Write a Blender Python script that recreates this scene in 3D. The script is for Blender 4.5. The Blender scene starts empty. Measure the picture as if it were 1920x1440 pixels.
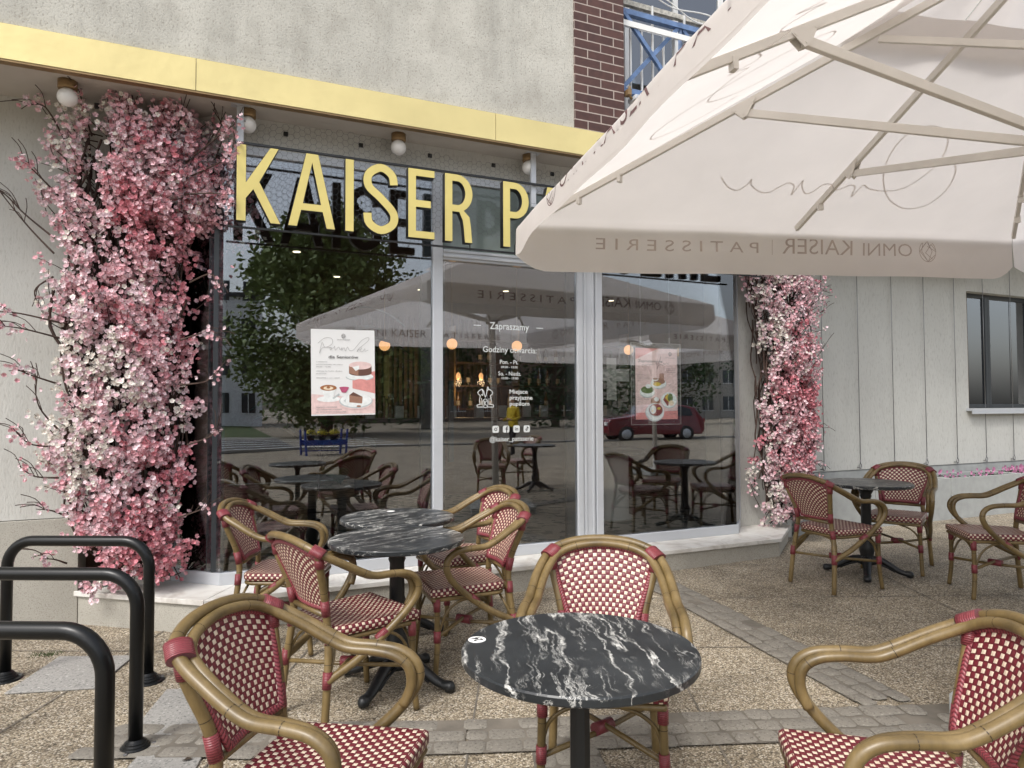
import bpy, bmesh, math, random
from mathutils import Vector, Matrix
from math import sin, cos, pi, radians
R = random.Random(7)
SC = bpy.context.scene
COL = SC.collection

# ---------------------------------------------------------------- camera
F_PX = 1276.0
cam = bpy.data.cameras.new('camera'); cam.lens = F_PX/1920*36.0; cam.sensor_width = 36.0
cam.clip_start = 0.05; cam.clip_end = 2000
co = bpy.data.objects.new('camera', cam); COL.objects.link(co); SC.camera = co
_f0 = Vector((0.4028, 0.9153, 0)).normalized(); _r0 = Vector((_f0.y, -_f0.x, 0)); _u0 = Vector((0, 0, 1))
_p = math.atan(41.8/F_PX); _rl = 0.0036
_f = _f0*cos(_p)+_u0*sin(_p); _u = _u0*cos(_p)-_f0*sin(_p)
_r = _r0*cos(_rl)-_u*sin(_rl); _u = _u*cos(_rl)+_r0*sin(_rl)
_m = Matrix((( _r.x, _u.x, -_f.x, 0), (_r.y, _u.y, -_f.y, 0), (_r.z, _u.z, -_f.z, 1.45), (0, 0, 0, 1)))
co.matrix_world = _m

# ---------------------------------------------------------------- light
SUN_EL, SUN_AZ = 50, 236          # azimuth clockwise from +Y
w = bpy.data.worlds.new('World'); SC.world = w; w.use_nodes = True
nt = w.node_tree; nt.nodes.clear()
sky = nt.nodes.new('ShaderNodeTexSky'); sky.sky_type = 'NISHITA'; sky.sun_disc = False
sky.sun_elevation = radians(SUN_EL); sky.sun_rotation = radians(SUN_AZ); sky.air_density = 1.2; sky.dust_density = 3.5; sky.ozone_density = 1.2
bg = nt.nodes.new('ShaderNodeBackground'); bg.inputs[1].default_value = 0.15
out = nt.nodes.new('ShaderNodeOutputWorld')
hsv = nt.nodes.new('ShaderNodeHueSaturation'); hsv.inputs['Saturation'].default_value = 0.42
nt.links.new(sky.outputs[0], hsv.inputs['Color']); nt.links.new(hsv.outputs[0], bg.inputs[0]); nt.links.new(bg.outputs[0], out.inputs[0])
sd = bpy.data.lights.new('sun', 'SUN'); sd.energy = 1.0; sd.angle = radians(12); sd.color = (1.0, 0.98, 0.94)
so = bpy.data.objects.new('sun', sd); COL.objects.link(so)
_d = Vector((sin(radians(SUN_AZ))*cos(radians(SUN_EL)), cos(radians(SUN_AZ))*cos(radians(SUN_EL)), sin(radians(SUN_EL))))
so.rotation_euler = _d.to_track_quat('Z', 'Y').to_euler()
SC.view_settings.view_transform = 'Standard'; SC.view_settings.look = 'None'; SC.view_settings.gamma = 1
SC.view_settings.exposure = 0.90

# ---------------------------------------------------------------- materials
def newmat(name):
    m = bpy.data.materials.new(name); m.use_nodes = True
    nt = m.node_tree; b = nt.nodes['Principled BSDF']
    return m, nt, b
def N(nt, typ, **kw):
    n = nt.nodes.new(typ)
    for k, v in kw.items():
        if k in n.inputs.keys() if hasattr(n.inputs, 'keys') else False: n.inputs[k].default_value = v
        else: setattr(n, k, v)
    return n
def L(nt, a, b): nt.links.new(a, b)
def math_(nt, op, a, b=None, c=None, clamp=False):
    n = nt.nodes.new('ShaderNodeMath'); n.operation = op; n.use_clamp = clamp
    for i, v in enumerate((a, b, c)):
        if v is None: continue
        if isinstance(v, (int, float)): n.inputs[i].default_value = v
        else: nt.links.new(v, n.inputs[i])
    return n.outputs[0]
def ramp(nt, fac, stops):
    n = nt.nodes.new('ShaderNodeValToRGB'); nt.links.new(fac, n.inputs[0])
    e = n.color_ramp.elements
    while len(e) < len(stops): e.new(0.5)
    for el, (p, c) in zip(e, stops):
        el.position = p; el.color = (*c, 1) if len(c) == 3 else c
    return n.outputs[0]
def mix(nt, fac, a, b, mode='MIX'):
    n = nt.nodes.new('ShaderNodeMix'); n.data_type = 'RGBA'; n.blend_type = mode
    for sock, v in ((n.inputs[0], fac), (n.inputs[6], a), (n.inputs[7], b)):
        if isinstance(v, (int, float)): sock.default_value = v
        elif isinstance(v, tuple): sock.default_value = (*v, 1)
        else: nt.links.new(v, sock)
    return n.outputs[2]
def coords(nt, scale=(1, 1, 1), kind='Object'):
    tc = nt.nodes.new('ShaderNodeTexCoord'); mp = nt.nodes.new('ShaderNodeMapping'); mp.inputs['Scale'].default_value = scale
    nt.links.new(tc.outputs[kind], mp.inputs[0]); return mp.outputs[0]
def noise(nt, vec, scale, detail=4, rough=0.55, dist=0):
    n = nt.nodes.new('ShaderNodeTexNoise'); nt.links.new(vec, n.inputs['Vector'])
    n.inputs['Scale'].default_value = scale; n.inputs['Detail'].default_value = detail; n.inputs['Roughness'].default_value = rough; n.inputs['Distortion'].default_value = dist
    return n.outputs['Fac']
def bump(nt, b, h, strength=0.3, dist=0.01):
    n = nt.nodes.new('ShaderNodeBump'); n.inputs['Strength'].default_value = strength; n.inputs['Distance'].default_value = dist
    nt.links.new(h, n.inputs['Height']); nt.links.new(n.outputs[0], b.inputs['Normal'])
def simple(name, col, rough=0.5, metal=0, var=0.12, vscale=6, bstr=0.1, bscale=60, spec=0.5, coat=0):
    m, nt, b = newmat(name)
    v = coords(nt)
    n = noise(nt, v, vscale, 6)
    c = tuple(col)
    L(nt, ramp(nt, n, [(0.3, tuple(x*(1-var) for x in c)), (0.7, tuple(min(1, x*(1+var)) for x in c))]), b.inputs['Base Color'])
    b.inputs['Roughness'].default_value = rough; b.inputs['Metallic'].default_value = metal
    b.inputs['Specular IOR Level'].default_value = spec; b.inputs['Coat Weight'].default_value = coat
    if bstr: bump(nt, b, noise(nt, v, bscale, 3), bstr, 0.003)
    return m
M = {}
def stucco(name, base, dark, fleck=0.5, stretch=0.35, scl=70, grime=0.5):
    m, nt, b = newmat(name)
    v = coords(nt); vs = coords(nt, (1, 1, stretch))
    big = noise(nt, v, 0.7, 5, 0.6); med = noise(nt, vs, 5, 6, 0.65)
    fine = noise(nt, vs, scl, 3, 0.6)
    c = mix(nt, ramp(nt, big, [(0.35, (0, 0, 0)), (0.7, (1, 1, 1))]), base, tuple(x*(1-0.22*grime) for x in base))
    c = mix(nt, math_(nt, 'MULTIPLY', ramp(nt, med, [(0.45, (0, 0, 0)), (0.75, (1, 1, 1))]), 0.35*grime), c, dark)
    pit = ramp(nt, fine, [(0.32, (1, 1, 1)), (0.46, (0, 0, 0))])
    c = mix(nt, math_(nt, 'MULTIPLY', pit, fleck), c, dark)
    stk = noise(nt, coords(nt, (1, 1, 0.12)), 3.2, 6, 0.7); stk2 = noise(nt, coords(nt, (0.5, 1, 1)), 1.3, 4, 0.7)
    sm = mix(nt, 1.0, ramp(nt, stk, [(0.48, (0, 0, 0)), (0.68, (1, 1, 1))]), ramp(nt, stk2, [(0.45, (0, 0, 0)), (0.6, (1, 1, 1))]), 'MULTIPLY')
    c = mix(nt, math_(nt, 'MULTIPLY', sm, 0.42*grime), c, tuple(x*0.5 for x in base))
    L(nt, c, b.inputs['Base Color']); b.inputs['Roughness'].default_value = 0.92
    bump(nt, b, fine, 0.55, 0.006)
    return m
M['stucco_up'] = stucco('rough_plaster', (0.53, 0.515, 0.46), (0.20, 0.18, 0.15), 0.6, 0.8, 85, 1.15)
M['stucco_lo'] = stucco('scratched_plaster', (0.53, 0.525, 0.49), (0.30, 0.28, 0.25), 0.4, 0.3, 80, 0.5)
M['stucco_rt'] = stucco('grey_plaster', (0.55, 0.55, 0.515), (0.32, 0.31, 0.285), 0.45, 0.25, 60, 0.4)
M['soffit'] = simple('soffit_paint', (0.50, 0.47, 0.43), 0.9, var=0.08, vscale=2, bstr=0.1)
def granite(name, base, dk, lt, sc=160, rough=0.6):
    m, nt, b = newmat(name); v = coords(nt)
    n1 = noise(nt, v, sc, 2, 0.7); n2 = noise(nt, v, 3, 5)
    c = ramp(nt, n1, [(0.32, dk), (0.45, base), (0.62, base), (0.72, lt)])
    c = mix(nt, math_(nt, 'MULTIPLY', ramp(nt, n2, [(0.4, (0, 0, 0)), (0.75, (1, 1, 1))]), 0.35), c, tuple(x*0.6 for x in base))
    L(nt, c, b.inputs['Base Color']); b.inputs['Roughness'].default_value = rough
    bump(nt, b, n1, 0.15, 0.002)
    return m
M['granite'] = granite('speckled_granite', (0.40, 0.38, 0.33), (0.2, 0.185, 0.16), (0.52, 0.5, 0.45))
M['granite_g'] = granite('grey_granite', (0.30, 0.29, 0.27), (0.11, 0.11, 0.105), (0.52, 0.51, 0.48), 75, 0.9)
M['sett'] = granite('sett_granite', (0.205, 0.187, 0.158), (0.10, 0.09, 0.075), (0.34, 0.315, 0.275), 75, 0.9)
def marble_pale():
    m, nt, b = newmat('pale_marble'); v = coords(nt)
    n = noise(nt, v, 3.5, 8, 0.6, 1.5)
    L(nt, ramp(nt, n, [(0.35, (0.47, 0.44, 0.40)), (0.5, (0.62, 0.60, 0.56)), (0.7, (0.67, 0.66, 0.63))]), b.inputs['Base Color'])
    b.inputs['Roughness'].default_value = 0.45
    return m
M['marble'] = marble_pale()
def brushed_gold(name, col, rough=0.55, metal=0.35):
    m, nt, b = newmat(name); v = coords(nt, (1, 1, 1))
    n = noise(nt, v, 1.6, 4, 0.5); n2 = noise(nt, v, 7, 3)
    c = ramp(nt, n, [(0.35, tuple(x*0.88 for x in col)), (0.65, col)])
    c = mix(nt, math_(nt, 'MULTIPLY', ramp(nt, n2, [(0.5, (0, 0, 0)), (0.8, (1, 1, 1))]), 0.15), c, tuple(x*0.72 for x in col))
    L(nt, c, b.inputs['Base Color']); b.inputs['Roughness'].default_value = rough; b.inputs['Metallic'].default_value = metal
    bump(nt, b, noise(nt, v, 4.0, 3), 0.35, 0.02)
    return m
M['gold'] = brushed_gold('gold_panel', (0.72, 0.61, 0.29))
M['gold_face'] = brushed_gold('gold_letter_face', (0.66, 0.55, 0.19), 0.45, 0.2)
M['brass'] = simple('aged_brass', (0.30, 0.20, 0.10), 0.45, 0.6)
M['black'] = simple('black_paint', (0.012, 0.012, 0.013), 0.45, var=0.1)
M['alu'] = simple('light_aluminium', (0.50, 0.52, 0.55), 0.42, 0.15, var=0.03, bstr=0)
M['darkframe'] = simple('dark_profile', (0.03, 0.035, 0.04), 0.4, var=0.1, bstr=0)
M['white'] = simple('white_paint', (0.78, 0.78, 0.76), 0.5, var=0.04)
M['opal'] = simple('opal_glass', (0.80, 0.79, 0.77), 0.25, var=0.02, bstr=0)
M['blue'] = simple('chipped_blue_paint', (0.115, 0.185, 0.34), 0.5, var=0.3, vscale=14)
M['blackmetal'] = simple('black_powder_coat', (0.005, 0.0055, 0.006), 0.30, 0.0, var=0.1, bstr=0.02, spec=0.32)
M['castiron'] = simple('black_cast_iron', (0.011, 0.012, 0.013), 0.42, 0.1, var=0.2, bstr=0.25, bscale=40)
M['steel'] = simple('steel_wire', (0.25, 0.25, 0.25), 0.35, 0.8, bstr=0)
M['rubber'] = simple('dark_rubber', (0.02, 0.02, 0.02), 0.7)
M['concrete'] = simple('fibre_cement', (0.34, 0.35, 0.34), 0.85, var=0.1, vscale=9, bstr=0.15, bscale=50)
M['wirem'] = simple('galvanised_wire', (0.13, 0.14, 0.15), 0.5, 0.5, bstr=0)
def glass(name, base_fac, tint=(0.82, 0.86, 0.85), mul=1.0):
    m = bpy.data.materials.new(name); m.use_nodes = True; nt = m.node_tree; nt.nodes.clear()
    o = nt.nodes.new('ShaderNodeOutputMaterial'); mx = nt.nodes.new('ShaderNodeMixShader'); t = nt.nodes.new('ShaderNodeBsdfTransparent'); g = nt.nodes.new('ShaderNodeBsdfGlossy')
    t.inputs[0].default_value = (*tint, 1); g.inputs['Roughness'].default_value = 0.0; g.inputs[0].default_value = (0.93, 0.95, 1.0, 1)
    fr = nt.nodes.new('ShaderNodeFresnel'); fr.inputs[0].default_value = 1.5
    n = noise(nt, coords(nt), 1.1, 2)   # the faint unevenness of float glass
    bp = nt.nodes.new('ShaderNodeBump'); bp.inputs['Strength'].default_value = 0.05; bp.inputs['Distance'].default_value = 0.02
    L(nt, n, bp.inputs['Height']); L(nt, bp.outputs[0], g.inputs['Normal'])
    f = math_(nt, 'MULTIPLY_ADD', fr.outputs[0], mul, base_fac, True)
    L(nt, f, mx.inputs[0]); L(nt, t.outputs[0], mx.inputs[1]); L(nt, g.outputs[0], mx.inputs[2]); L(nt, mx.outputs[0], o.inputs[0])
    return m
M['glass'] = glass('shop_glass', 0.105, (0.95, 0.97, 0.965))
M['frost'] = simple('grey_green_glass', (0.19, 0.23, 0.215), 0.12, var=0.15, vscale=2, bstr=0)
M['winglass'] = glass('window_glass', 0.22, (0.75, 0.78, 0.78))
def emis(name, col, s):
    m, nt, b = newmat(name)
    b.inputs['Base Color'].default_value = (*col, 1); b.inputs['Emission Color'].default_value = (*col, 1); b.inputs['Emission Strength'].default_value = s
    return m
M['glow'] = emis('lit_warm_globe', (1.0, 0.50, 0.20), 0.62)
M['spot'] = emis('lit_spot', (1.0, 0.85, 0.6), 2.0)
def bricks():
    m, nt, b = newmat('clinker_brick')
    tc = nt.nodes.new('ShaderNodeTexCoord'); mp = nt.nodes.new('ShaderNodeMapping'); L(nt, tc.outputs['UV'], mp.inputs[0])
    br = nt.nodes.new('ShaderNodeTexBrick'); L(nt, mp.outputs[0], br.inputs[0])
    br.inputs['Scale'].default_value = 1.0; br.inputs['Brick Width'].default_value = 0.25; br.inputs['Row Height'].default_value = 0.075
    br.inputs['Mortar Size'].default_value = 0.005; br.inputs['Mortar Smooth'].default_value = 0.2
    br.inputs['Color1'].default_value = (0.062, 0.027, 0.022, 1); br.inputs['Color2'].default_value = (0.092, 0.040, 0.032, 1); br.inputs['Mortar'].default_value = (0.40, 0.34, 0.30, 1)
    n = noise(nt, coords(nt), 18, 5)
    L(nt, mix(nt, 0.5, br.outputs['Color'], ramp(nt, n, [(0.3, (0.6, 0.6, 0.6)), (0.7, (1.25, 1.2, 1.15))]), 'MULTIPLY'), b.inputs['Base Color'])
    b.inputs['Roughness'].default_value = 0.6
    bump(nt, b, br.outputs['Fac'], -0.6, 0.01)
    return m
M['brick'] = bricks()
def pebbles():
    m, nt, b = newmat('exposed_aggregate')
    v = coords(nt)
    vo = nt.nodes.new('ShaderNodeTexVoronoi'); L(nt, v, vo.inputs['Vector']); vo.inputs['Scale'].default_value = 135
    hs = nt.nodes.new('ShaderNodeSeparateColor'); L(nt, vo.outputs['Color'], hs.inputs[0])
    c = ramp(nt, hs.outputs[0], [(0.0, (0.12, 0.098, 0.072)), (0.2, (0.225, 0.187, 0.138)), (0.5, (0.325, 0.272, 0.198)), (0.75, (0.44, 0.385, 0.295)), (1.0, (0.64, 0.60, 0.53))])
    edge = ramp(nt, vo.outputs['Distance'], [(0.45, (1, 1, 1)), (0.85, (0.25, 0.23, 0.2))])
    c = mix(nt, 1.0, c, edge, 'MULTIPLY')
    big = noise(nt, v, 1.3, 5, 0.6)
    c = mix(nt, 0.75, c, ramp(nt, big, [(0.3, (0.66, 0.64, 0.60)), (0.7, (1.15, 1.12, 1.06))]), 'MULTIPLY')
    c = mix(nt, 0.6, c, ramp(nt, noise(nt, v, 3.1, 7, 0.7), [(0.36, (0.62, 0.61, 0.60)), (0.52, (1.05, 1.05, 1.05))]), 'MULTIPLY')
    L(nt, c, b.inputs['Base Color']); b.inputs['Roughness'].default_value = 0.85
    bump(nt, b, vo.outputs['Distance'], -0.7, 0.006)
    return m
M['pebble'] = pebbles()
M['asphalt'] = simple('asphalt', (0.055, 0.055, 0.056), 0.85, var=0.25, vscale=1.5, bstr=0.2)
M['paving'] = simple('pale_paving', (0.27, 0.26, 0.24), 0.85, var=0.15, vscale=1.5)
M['grassm'] = simple('grass_green', (0.055, 0.085, 0.022), 0.9, var=0.5, vscale=3, bstr=0.6, bscale=40)
M['joint'] = simple('dark_joint', (0.15, 0.132, 0.108), 0.95, var=0.3)

# ---------------------------------------------------------------- mesh helpers
class MB:
    def __init__(s): s.v = []; s.f = []; s.mi = []; s.uv = []; s.sm = []
    def face(s, idx, mi=0, uv=None, smooth=False):
        s.f.append(tuple(idx)); s.mi.append(mi); s.uv.append(uv); s.sm.append(smooth)
    def quad(s, a, b, c, d, mi=0, uv=None):
        n = len(s.v); s.v += [tuple(a), tuple(b), tuple(c), tuple(d)]; s.face((n, n+1, n+2, n+3), mi, uv)
    def box(s, x0, x1, y0, y1, z0, z1, mi=0, T=None):
        n = len(s.v); P = [(x, y, z) for z in (z0, z1) for y in (y0, y1) for x in (x0, x1)]
        if T is not None: P = [tuple(T @ Vector(p)) for p in P]
        s.v += P
        dx, dy, dz = x1-x0, y1-y0, z1-z0
        for q, (a, b) in (((0, 2, 3, 1), (dy, dx)), ((4, 5, 7, 6), (dx, dy)), ((0, 1, 5, 4), (dx, dz)), ((1, 3, 7, 5), (dy, dz)), ((3, 2, 6, 7), (dx, dz)), ((2, 0, 4, 6), (dy, dz))):
            s.face([n+i for i in q], mi, [(0, 0), (a, 0), (a, b), (0, b)])
    def prism(s, pts, z0, z1, mi=0, T=None):
        n = len(s.v); k = len(pts)
        P = [(p[0], p[1], z0) for p in pts]+[(p[0], p[1], z1) for p in pts]
        if T is not None: P = [tuple(T @ Vector(p)) for p in P]
        s.v += P
        s.face(list(range(n+k-1, n-1, -1)), mi); s.face(list(range(n+k, n+2*k)), mi)
        for i in range(k):
            j = (i+1) % k; s.face((n+i, n+j, n+k+j, n+k+i), mi)
    def tube(s, path, r, seg=8, mi=0, closed=False, caps=True, ell=1.0, smooth=True):
        P = [Vector(p) for p in path]; k = len(P)
        if k < 2: return
        rr = r if isinstance(r, (list, tuple)) else [r]*k
        n0 = len(s.v); prev = None; ln = 0
        lens = []
        for i in range(k):
            if closed: t = (P[(i+1) % k]-P[i-1])
            else: t = (P[min(i+1, k-1)]-P[max(i-1, 0)])
            if t.length < 1e-9: t = Vector((0, 0, 1))
            t.normalize()
            if prev is None:
                a = Vector((0, 0, 1)) if abs(t.z) < 0.9 else Vector((1, 0, 0))
                u = t.cross(a).normalized()
            else:
                u = prev-t*prev.dot(t)
                if u.length < 1e-6: u = t.orthogonal()
                u.normalize()
            prev = u; w_ = t.cross(u)
            if i: ln += (P[i]-P[i-1]).length
            lens.append(ln)
            for j in range(seg):
                a = 2*pi*j/seg; s.v.append(tuple(P[i]+u*cos(a)*rr[i]+w_*sin(a)*rr[i]*ell))
        rng = k if closed else k-1
        for i in range(rng):
            i2 = (i+1) % k
            for j in range(seg):
                j2 = (j+1) % seg
                s.face((n0+i*seg+j, n0+i*seg+j2, n0+i2*seg+j2, n0+i2*seg+j), mi, [(lens[i], j/seg), (lens[i], (j+1)/seg), (lens[i2] if i2 else ln+0.01, (j+1)/seg), (lens[i2] if i2 else ln+0.01, j/seg)], smooth)
        if not closed and caps:
            s.face([n0+j for j in range(seg-1, -1, -1)], mi); s.face([n0+(k-1)*seg+j for j in range(seg)], mi)
    def lathe(s, prof, c=(0, 0, 0), seg=24, mi=0, smooth=True, caps=True):
        n0 = len(s.v); k = len(prof)
        for r, z in prof:
            for j in range(seg):
                a = 2*pi*(j+0.5)/seg; s.v.append((c[0]+r*cos(a), c[1]+r*sin(a), c[2]+z))
        for i in range(k-1):
            for j in range(seg):
                j2 = (j+1) % seg; s.face((n0+i*seg+j, n0+i*seg+j2, n0+(i+1)*seg+j2, n0+(i+1)*seg+j), mi, None, smooth)
        if caps:
            s.face([n0+j for j in range(seg-1, -1, -1)], mi); s.face([n0+(k-1)*seg+j for j in range(seg)], mi)
    def build(s, name, mat, parent=None, bevel=0):
        me = bpy.data.meshes.new(name); me.from_pydata(s.v, [], s.f)
        mats = mat if isinstance(mat, (list, tuple)) else [mat]
        for m_ in mats: me.materials.append(m_)
        uvl = me.uv_layers.new(name='UVMap').data
        for p, mi, uv, sm in zip(me.polygons, s.mi, s.uv, s.sm):
            p.material_index = mi; p.use_smooth = sm
            if uv:
                for li, u in zip(p.loop_indices, uv): uvl[li].uv = u
        me.validate(); me.update()
        o = bpy.data.objects.new(name, me); COL.objects.link(o)
        if parent: o.parent = parent
        if bevel:
            b = o.modifiers.new('bevel', 'BEVEL'); b.width = bevel; b.segments = 2; b.limit_method = 'ANGLE'; b.angle_limit = radians(40)
        return o
def tag(o, label=None, cat=None, group=None, kind=None):
    if label: o['label'] = label
    if cat: o['category'] = cat
    if group: o['group'] = group
    if kind: o['kind'] = kind
    return o
def thing(name, label, cat, loc=(0, 0, 0), rz=0, group=None):
    o = bpy.data.objects.new(name, None); COL.objects.link(o); o.empty_display_size = 0.1
    o.location = loc; o.rotation_euler = (0, 0, rz)
    return tag(o, label, cat, group)
def dup(root, loc, rz=0, label=None, group=None):
    r = root.copy(); COL.objects.link(r); r.location = loc; r.rotation_euler = (0, 0, rz)
    if label: r['label'] = label
    if group: r['group'] = group
    for ch in list(root.children):
        c = ch.copy(); COL.objects.link(c); c.parent = r
        for g in ch.children:
            d = g.copy(); COL.objects.link(d); d.parent = c
    return r
def spline(pts, n=8, closed=False):
    P = [Vector(p) for p in pts]; o_ = []; k = len(P)
    rng = k if closed else k-1
    for i in range(rng):
        if closed: p0, p1, p2, p3 = P[i-1], P[i], P[(i+1) % k], P[(i+2) % k]
        else: p0, p1, p2, p3 = P[max(i-1, 0)], P[i], P[i+1], P[min(i+2, k-1)]
        for j in range(n):
            t = j/n
            o_.append(0.5*((2*p1)+(-p0+p2)*t+(2*p0-5*p1+4*p2-p3)*t*t+(-p0+3*p1-3*p2+p3)*t*t*t))
    if not closed: o_.append(P[-1])
    return o_
def bar(mb, a, b, w_, h, mi=0, up=(0, 0, 1)):
    a = Vector(a); b = Vector(b); t = (b-a); ln = t.length; t.normalize()
    u = Vector(up)-t*Vector(up).dot(t)
    if u.length < 1e-4: u = t.orthogonal()
    u.normalize(); s_ = t.cross(u)
    T = Matrix((( t.x, s_.x, u.x, a.x), (t.y, s_.y, u.y, a.y), (t.z, s_.z, u.z, a.z), (0, 0, 0, 1)))
    mb.box(0, ln, -w_/2, w_/2, -h/2, h/2, mi, T)
def frame_matrix(origin, xdir, ydir):
    x = Vector(xdir).normalized(); y = Vector(ydir); y = (y-x*y.dot(x)).normalized(); z = x.cross(y)
    o_ = Vector(origin)
    return Matrix(((x.x, y.x, z.x, o_.x), (x.y, y.y, z.y, o_.y), (x.z, y.z, z.z, o_.z), (0, 0, 0, 1)))
def ribbon(mb, pts, wd, T, z=0.0, mi=0, closed=False):
    """flat stroke of 2-D points laid on the plane of T, each piece a hair above the last"""
    k = len(pts)
    for i in range(k if closed else k-1):
        a = Vector((pts[i][0], pts[i][1])); b = Vector((pts[(i+1) % k][0], pts[(i+1) % k][1])); t = b-a
        if t.length < 1e-7: continue
        t.normalize(); n_ = Vector((-t.y, t.x))*wd/2; e = t*wd*0.25
        q = [a-e+n_*-1, b+e+n_*-1, b+e+n_, a-e+n_]
        zz = z+0.00003*(i % 60)
        mb.quad(*[T @ Vector((p.x, p.y, zz)) for p in q], mi=mi)
def poly(mb, pts, T, z=0.0, mi=0):
    n = len(mb.v); mb.v += [tuple(T @ Vector((p[0], p[1], z))) for p in pts]; mb.face(list(range(n, n+len(pts))), mi)
def ell(cx, cy, rx, ry, n=24, a0=0, a1=2*pi):
    return [(cx+rx*cos(a0+(a1-a0)*i/n), cy+ry*sin(a0+(a1-a0)*i/n)) for i in range(n+(0 if abs(a1-a0-2*pi) < 1e-6 else 1))]
def text(body, name, size, mat, parent, T, xs=1.0, align='LEFT', off=0.0, extr=0.0, space=1.0, shear=0.0, mirror=False):
    cu = bpy.data.curves.new(name, 'FONT'); cu.body = body; cu.size = size; cu.align_x = align; cu.offset = off; cu.extrude = extr; cu.space_character = space; cu.shear = shear
    cu.resolution_u = 3
    o = bpy.data.objects.new(name, cu); COL.objects.link(o)
    bpy.context.view_layer.update()
    me = bpy.data.meshes.new_from_object(o.evaluated_get(bpy.context.evaluated_depsgraph_get()))
    bpy.data.objects.remove(o); bpy.data.curves.remove(cu)
    S = Matrix.Diagonal((xs*(-1 if mirror else 1), 1, 1, 1))
    me.transform(T @ S)
    me.materials.clear(); me.materials.append(mat); me.name = name
    ob = bpy.data.objects.new(name, me); COL.objects.link(ob)
    if parent: ob.parent = parent
    return ob

# ---------------------------------------------------------------- the ground
def gz(x): return 0.0115*max(0.0, min(x, 5.2))
g = MB()
xs_ = [-400, -30, -6, 0, 2.6, 5.2, 30, 400]; ys_ = [-400, -40, -8.8, 8, 400]
for i in range(len(xs_)-1):
    for j in range(len(ys_)-1):
        a, b = xs_[i], xs_[i+1]; c, d = ys_[j], ys_[j+1]
        g.quad((a, c, gz(a)), (b, c, gz(b)), (b, d, gz(b)), (a, d, gz(a)))
tag(g.build('ground', M['pebble']), 'tan exposed aggregate paving under the cafe tables', kind='structure')
def sheet(name, pts, z, mat, label):
    m_ = MB(); n = len(pts); m_.v += [(p[0], p[1], gz(p[0])+z) for p in pts]; m_.face(range(n)); return tag(m_.build(name, mat), label, kind='structure')
sheet('road', [(-80, -22), (120, -22), (120, -13.2), (-80, -13.2)], 0.006, M['asphalt'], 'asphalt road across the square, seen in the glass')
g = MB()
g.box(-80, 120, -13.2, -13.0, 0.03, 0.12); tag(g.build('kerb', M['paving']), 'pale stone kerb of the road', kind='structure')
sheet('lawn', [(-80, -60), (120, -60), (120, -24.5), (-80, -24.5)], 0.006, M['grassm'], 'lawn beyond the road')
sheet('pavement', [(-80, -24.4), (120, -24.4), (120, -22.1), (-80, -22.1)], 0.008, M['paving'], 'pale pavement along the lawn')
for k in range(5):
    sheet('road_marking', [(-14, -14.2-1.5*k), (6.5, -14.2-1.5*k), (6.5, -14.5-1.5*k), (-14, -14.5-1.5*k)], 0.012, M['white'], 'white stripe painted on the road')
# slab joints of the aggregate paving, lines of granite setts crossing it
jn = MB()
def jline(a, b, wd=0.008):
    a = Vector(a); b = Vector(b); t = (b-a).normalized(); n_ = Vector((-t.y, t.x))*wd/2
    k = max(1, int((b-a).length/0.5)); prev = a
    for i in range(1, k+1):
        c = a+(b-a)*i/k+(n_.normalized()*R.uniform(-0.004, 0.004))
        q = [prev-n_, c-n_, c+n_, prev+n_]
        jn.quad(*[(p.x, p.y, gz(p.x)+0.0045) for p in q]); prev = c
D1 = Vector((0.42, 0.91)); D2 = Vector((0.91, -0.42))       # paving grid
O = Vector((1.70, 2.58))
for i in range(-4, 8):
    if i == 1 : pass
    a = O+D1*(i*1.0)
    if i != 0: jline(a-D2*4.5, a+D2*6)
for i in range(-4, 7):
    a = O+D2*(i*1.05+0.35)
    if i != 1: jline(a-D1*4, a+D1*2.6)
jn.build('paving_joint', M['joint'])['kind'] = 'structure'
def setts(name, a, b, width, rows, label):
    m_ = MB(); a = Vector(a); b = Vector(b); t = (b-a).normalized(); nrm = Vector((-t.y, t.x)); ln = (b-a).length
    rw = width/rows
    n_ = MB()
    q = [a-nrm*width/2, b-nrm*width/2, b+nrm*width/2, a+nrm*width/2]
    m_.quad(*[(p.x, p.y, gz(p.x)+0.009) for p in q], mi=1)
    for r_ in range(rows):
        s = R.uniform(-0.1, 0)
        while s < ln:
            l_ = R.uniform(0.09, 0.19); u0, u1 = s+0.004, min(s+l_, ln)-0.004; v0 = -width/2+r_*rw+0.003+R.uniform(-0.006, 0.006); v1 = -width/2+(r_+1)*rw-0.003+R.uniform(-0.006, 0.006)
            if u1 > u0+0.02 and R.random() > 0.07:
                j = lambda: R.uniform(-0.014, 0.014)
                c_ = 0.016
                pts = [(u0+c_+j()*.3, v0+j()*.3), (u1-c_, v0+j()), (u1+j()*.3, v0+c_), (u1+j()*.4, v1-c_), (u1-c_, v1+j()), (u0+c_, v1+j()*.4), (u0, v1-c_), (u0+j()*.4, v0+c_)]
                pts = [a+t*p[0]+nrm*p[1] for p in pts]; h = 0.0115+R.uniform(0, 0.004); k = len(m_.v)
                cen = sum(pts, Vector((0, 0)))/8
                m_.v += [(p.x, p.y, gz(p.x)+0.0095) for p in pts]+[(cen.x+(p.x-cen.x)*0.86, cen.y+(p.y-cen.y)*0.86, gz(p.x)+h) for p in pts]
                m_.face(range(k+8, k+16), 0, None, True)
                for i in range(8): m_.face((k+i, k+(i+1) % 8, k+8+(i+1) % 8, k+8+i), 0, None, True)
            s += l_
    return tag(m_.build(name, [M['sett'], M['joint']]), label, kind='structure')
setts('sett_strip', (-0.4, 3.45), (1.02, 2.83), 0.30, 3, 'band of grey granite setts')
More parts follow.
